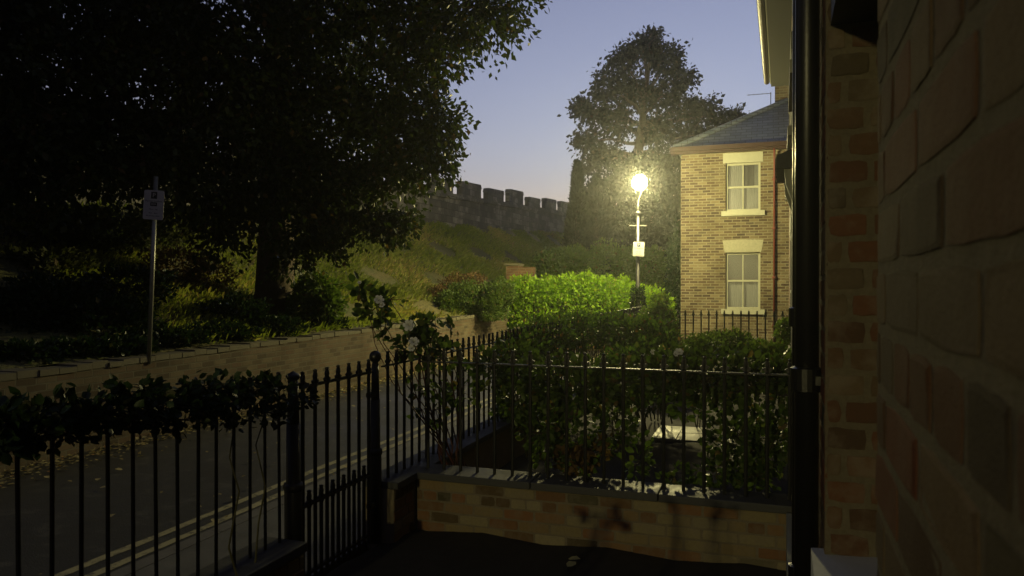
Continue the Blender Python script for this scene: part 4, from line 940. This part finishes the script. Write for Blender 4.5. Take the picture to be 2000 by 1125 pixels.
rose('rose_bush', 'dense dark climber at the house end of the railing across the view', [
    sp_(1300, 745, 5.4, 60, 46, 119), sp_(1380, 745, 5.3, 60, 50, 136), sp_(1460, 745, 5.2, 60, 50, 136), sp_(1520, 760, 5.2, 35, 60, 102), sp_(1440, 850, 5.2, 60, 60, 136), sp_(1510, 870, 5.1, 40, 60, 102), sp_(1340, 800, 5.6, 40, 20, 23), sp_(1400, 920, 5.15, 60, 30, 57), sp_(1480, 930, 5.1, 50, 26, 57), sp_(1320, 935, 5.15, 40, 20, 20), sp_(1250, 900, 5.5, 25, 50, 23),
    sp_(1390, 700, 5.8, 70, 18, 68), sp_(1500, 700, 5.7, 50, 20, 57), sp_(1300, 700, 5.8, 50, 20, 57)],
    (-.35, Y1 + .4, .1), 'stem', [(pt(1326, 688, 5.1), .03), (pt(1275, 688, 5.6), .02)], .055, spread_root=True)
rose('dead_fern', 'clump of browning leaves low behind the railing', [sp_(1120, 905, 5.3, 42, 30, 34), sp_(1155, 885, 5.3, 34, 26, 20)], (-1.25, Y1 + .28, .12), 'stem', (), .06, 'leaf_brown', 'climbing roses on the railings')
# climber heaped on the left-hand railing
sprs = []
for px, py, rx, rz in ((560, 760, 30, 40), (510, 740, 45, 30), (450, 745, 45, 32), (520, 785, 50, 22), (400, 765, 45, 34), (330, 770, 50, 36), (260, 780, 50, 44), (190, 790, 55, 50), (110, 805, 60, 55), (30, 815, 60, 60), (360, 800, 60, 24), (460, 790, 50, 20), (-50, 820, 60, 60), (280, 740, 40, 20), (380, 735, 40, 18)):
    x = X_FRONT + .05; yy = y_at(px, x); dep = yy * CT - x * ST; sprs.append((Vector((x, yy, EYE - (py + 20 - HOR) / FPX * dep)), (.16, rx * dep / FPX * 1.5, rz * dep / FPX * .85), int(rx * rz * .024) + 9))
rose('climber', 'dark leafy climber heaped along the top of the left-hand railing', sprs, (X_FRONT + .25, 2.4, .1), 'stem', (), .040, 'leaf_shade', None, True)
# plants close to the camera at the bottom of the picture
mass('garden_plant', 'large dark green plant in shadow at the bottom of the view', 'plant', [(tuple(pt(600, 1185, 2.2)), (.15, .15, .04), 1), (tuple(pt(480, 1240, 2.0)), (.12, .12, .04), .5)], .07, M['leaf_dark'], 26, 'plants below the camera', detail=True, rootz=.08)
mass('garden_plant', 'plant with orange brown leaves poking up at the bottom edge', 'plant', [(tuple(pt(880, 1215, 1.7)), (.06, .06, .03), 1), (tuple(pt(705, 1185, 1.8)), (.02, .02, .05), .4)], .07, M['leaf_brown'], 9, 'plants below the camera', detail=True, rootz=.08)

# ------------------------------------------------------------------ fallen leaves
def leafobj(size, mat, name='fallen_leaf'):
    m = MB(); leaves(m, np.zeros((1, 3)), size, np.array([[1., 0, .12]]), .02, .7, True, 3.0); o = m.build(name, mat); return o
protos = [leafobj(.06, M['leaf_fallen']), leafobj(.075, M['leaf_fallen']), leafobj(.05, M['leaf_fallen'])]
pd = [o.data for o in protos]
for o in protos: bpy.data.objects.remove(o)
for i in range(150):
    x = random.uniform(X_OPP + .05, X_KERB - .2) if random.random() < .7 else X_OPP + abs(random.gauss(0, .35)) + .05
    yy = random.uniform(2.6, 13)
    o = bpy.data.objects.new('fallen_leaf', random.choice(pd)); COL.objects.link(o); o.location = (x, yy, .016); o.rotation_euler = (random.uniform(-.2, .2), random.uniform(-.15, .05), random.uniform(0, 6.28))
    tag(o, 'yellow brown fallen leaf lying on the dark lane', 'fallen leaf', 'leaves fallen on the lane')
pg = leafobj(.07, M['leaf_pale'])
tag(pg, 'pale yellow leaf on the dark garden ground, the upper one of two', 'fallen leaf'); q = pt(1110, 1095, 4.68); pg.location = (q.x, q.y, .115)
o = pg.copy(); COL.objects.link(o); q = pt(1108, 1113, 4.55); o.location = (q.x, q.y, .115); o.rotation_euler = (0, 0, 1.1); o['label'] = 'pale yellow leaf on the dark garden ground, the lower one of two'
# litter drift along the foot of the opposite wall
m = MB(); n = 5000; P = np.stack([X_OPP + np.abs(RNG.normal(size=n)) * .22 + .02, RNG.uniform(0, 26, n), RNG.uniform(.006, .03, n)], 1)
leaves(m, P, .05, RNG.normal(size=(n, 3)) * np.array([1, 1, .05]), .1, .7, False, 4); tag(m.build('leaf_litter', M['leaf_fallen']), kind='stuff')

# ------------------------------------------------------------------ damp night air
HAZE = .0018
if HAZE:
    m = MB(); m.box(-30, 24, -16, 62, -1.2, 17); hz = m.build('haze', None) if False else None
    me = bpy.data.meshes.new('haze'); me.from_pydata(m.v, [], m.f); ho = bpy.data.objects.new('haze', me); COL.objects.link(ho); fix_normals(ho); ho['kind'] = 'stuff'
    hm = bpy.data.materials.new('haze'); hm.use_nodes = True; hm.node_tree.nodes.clear(); o1 = hm.node_tree.nodes.new('ShaderNodeOutputMaterial'); v1 = hm.node_tree.nodes.new('ShaderNodeVolumePrincipled')
    v1.inputs['Density'].default_value = HAZE; v1.inputs['Color'].default_value = (.9, .92, .95, 1); v1.inputs['Anisotropy'].default_value = .86
    hm.node_tree.links.new(v1.outputs[0], o1.inputs['Volume']); me.materials.append(hm)
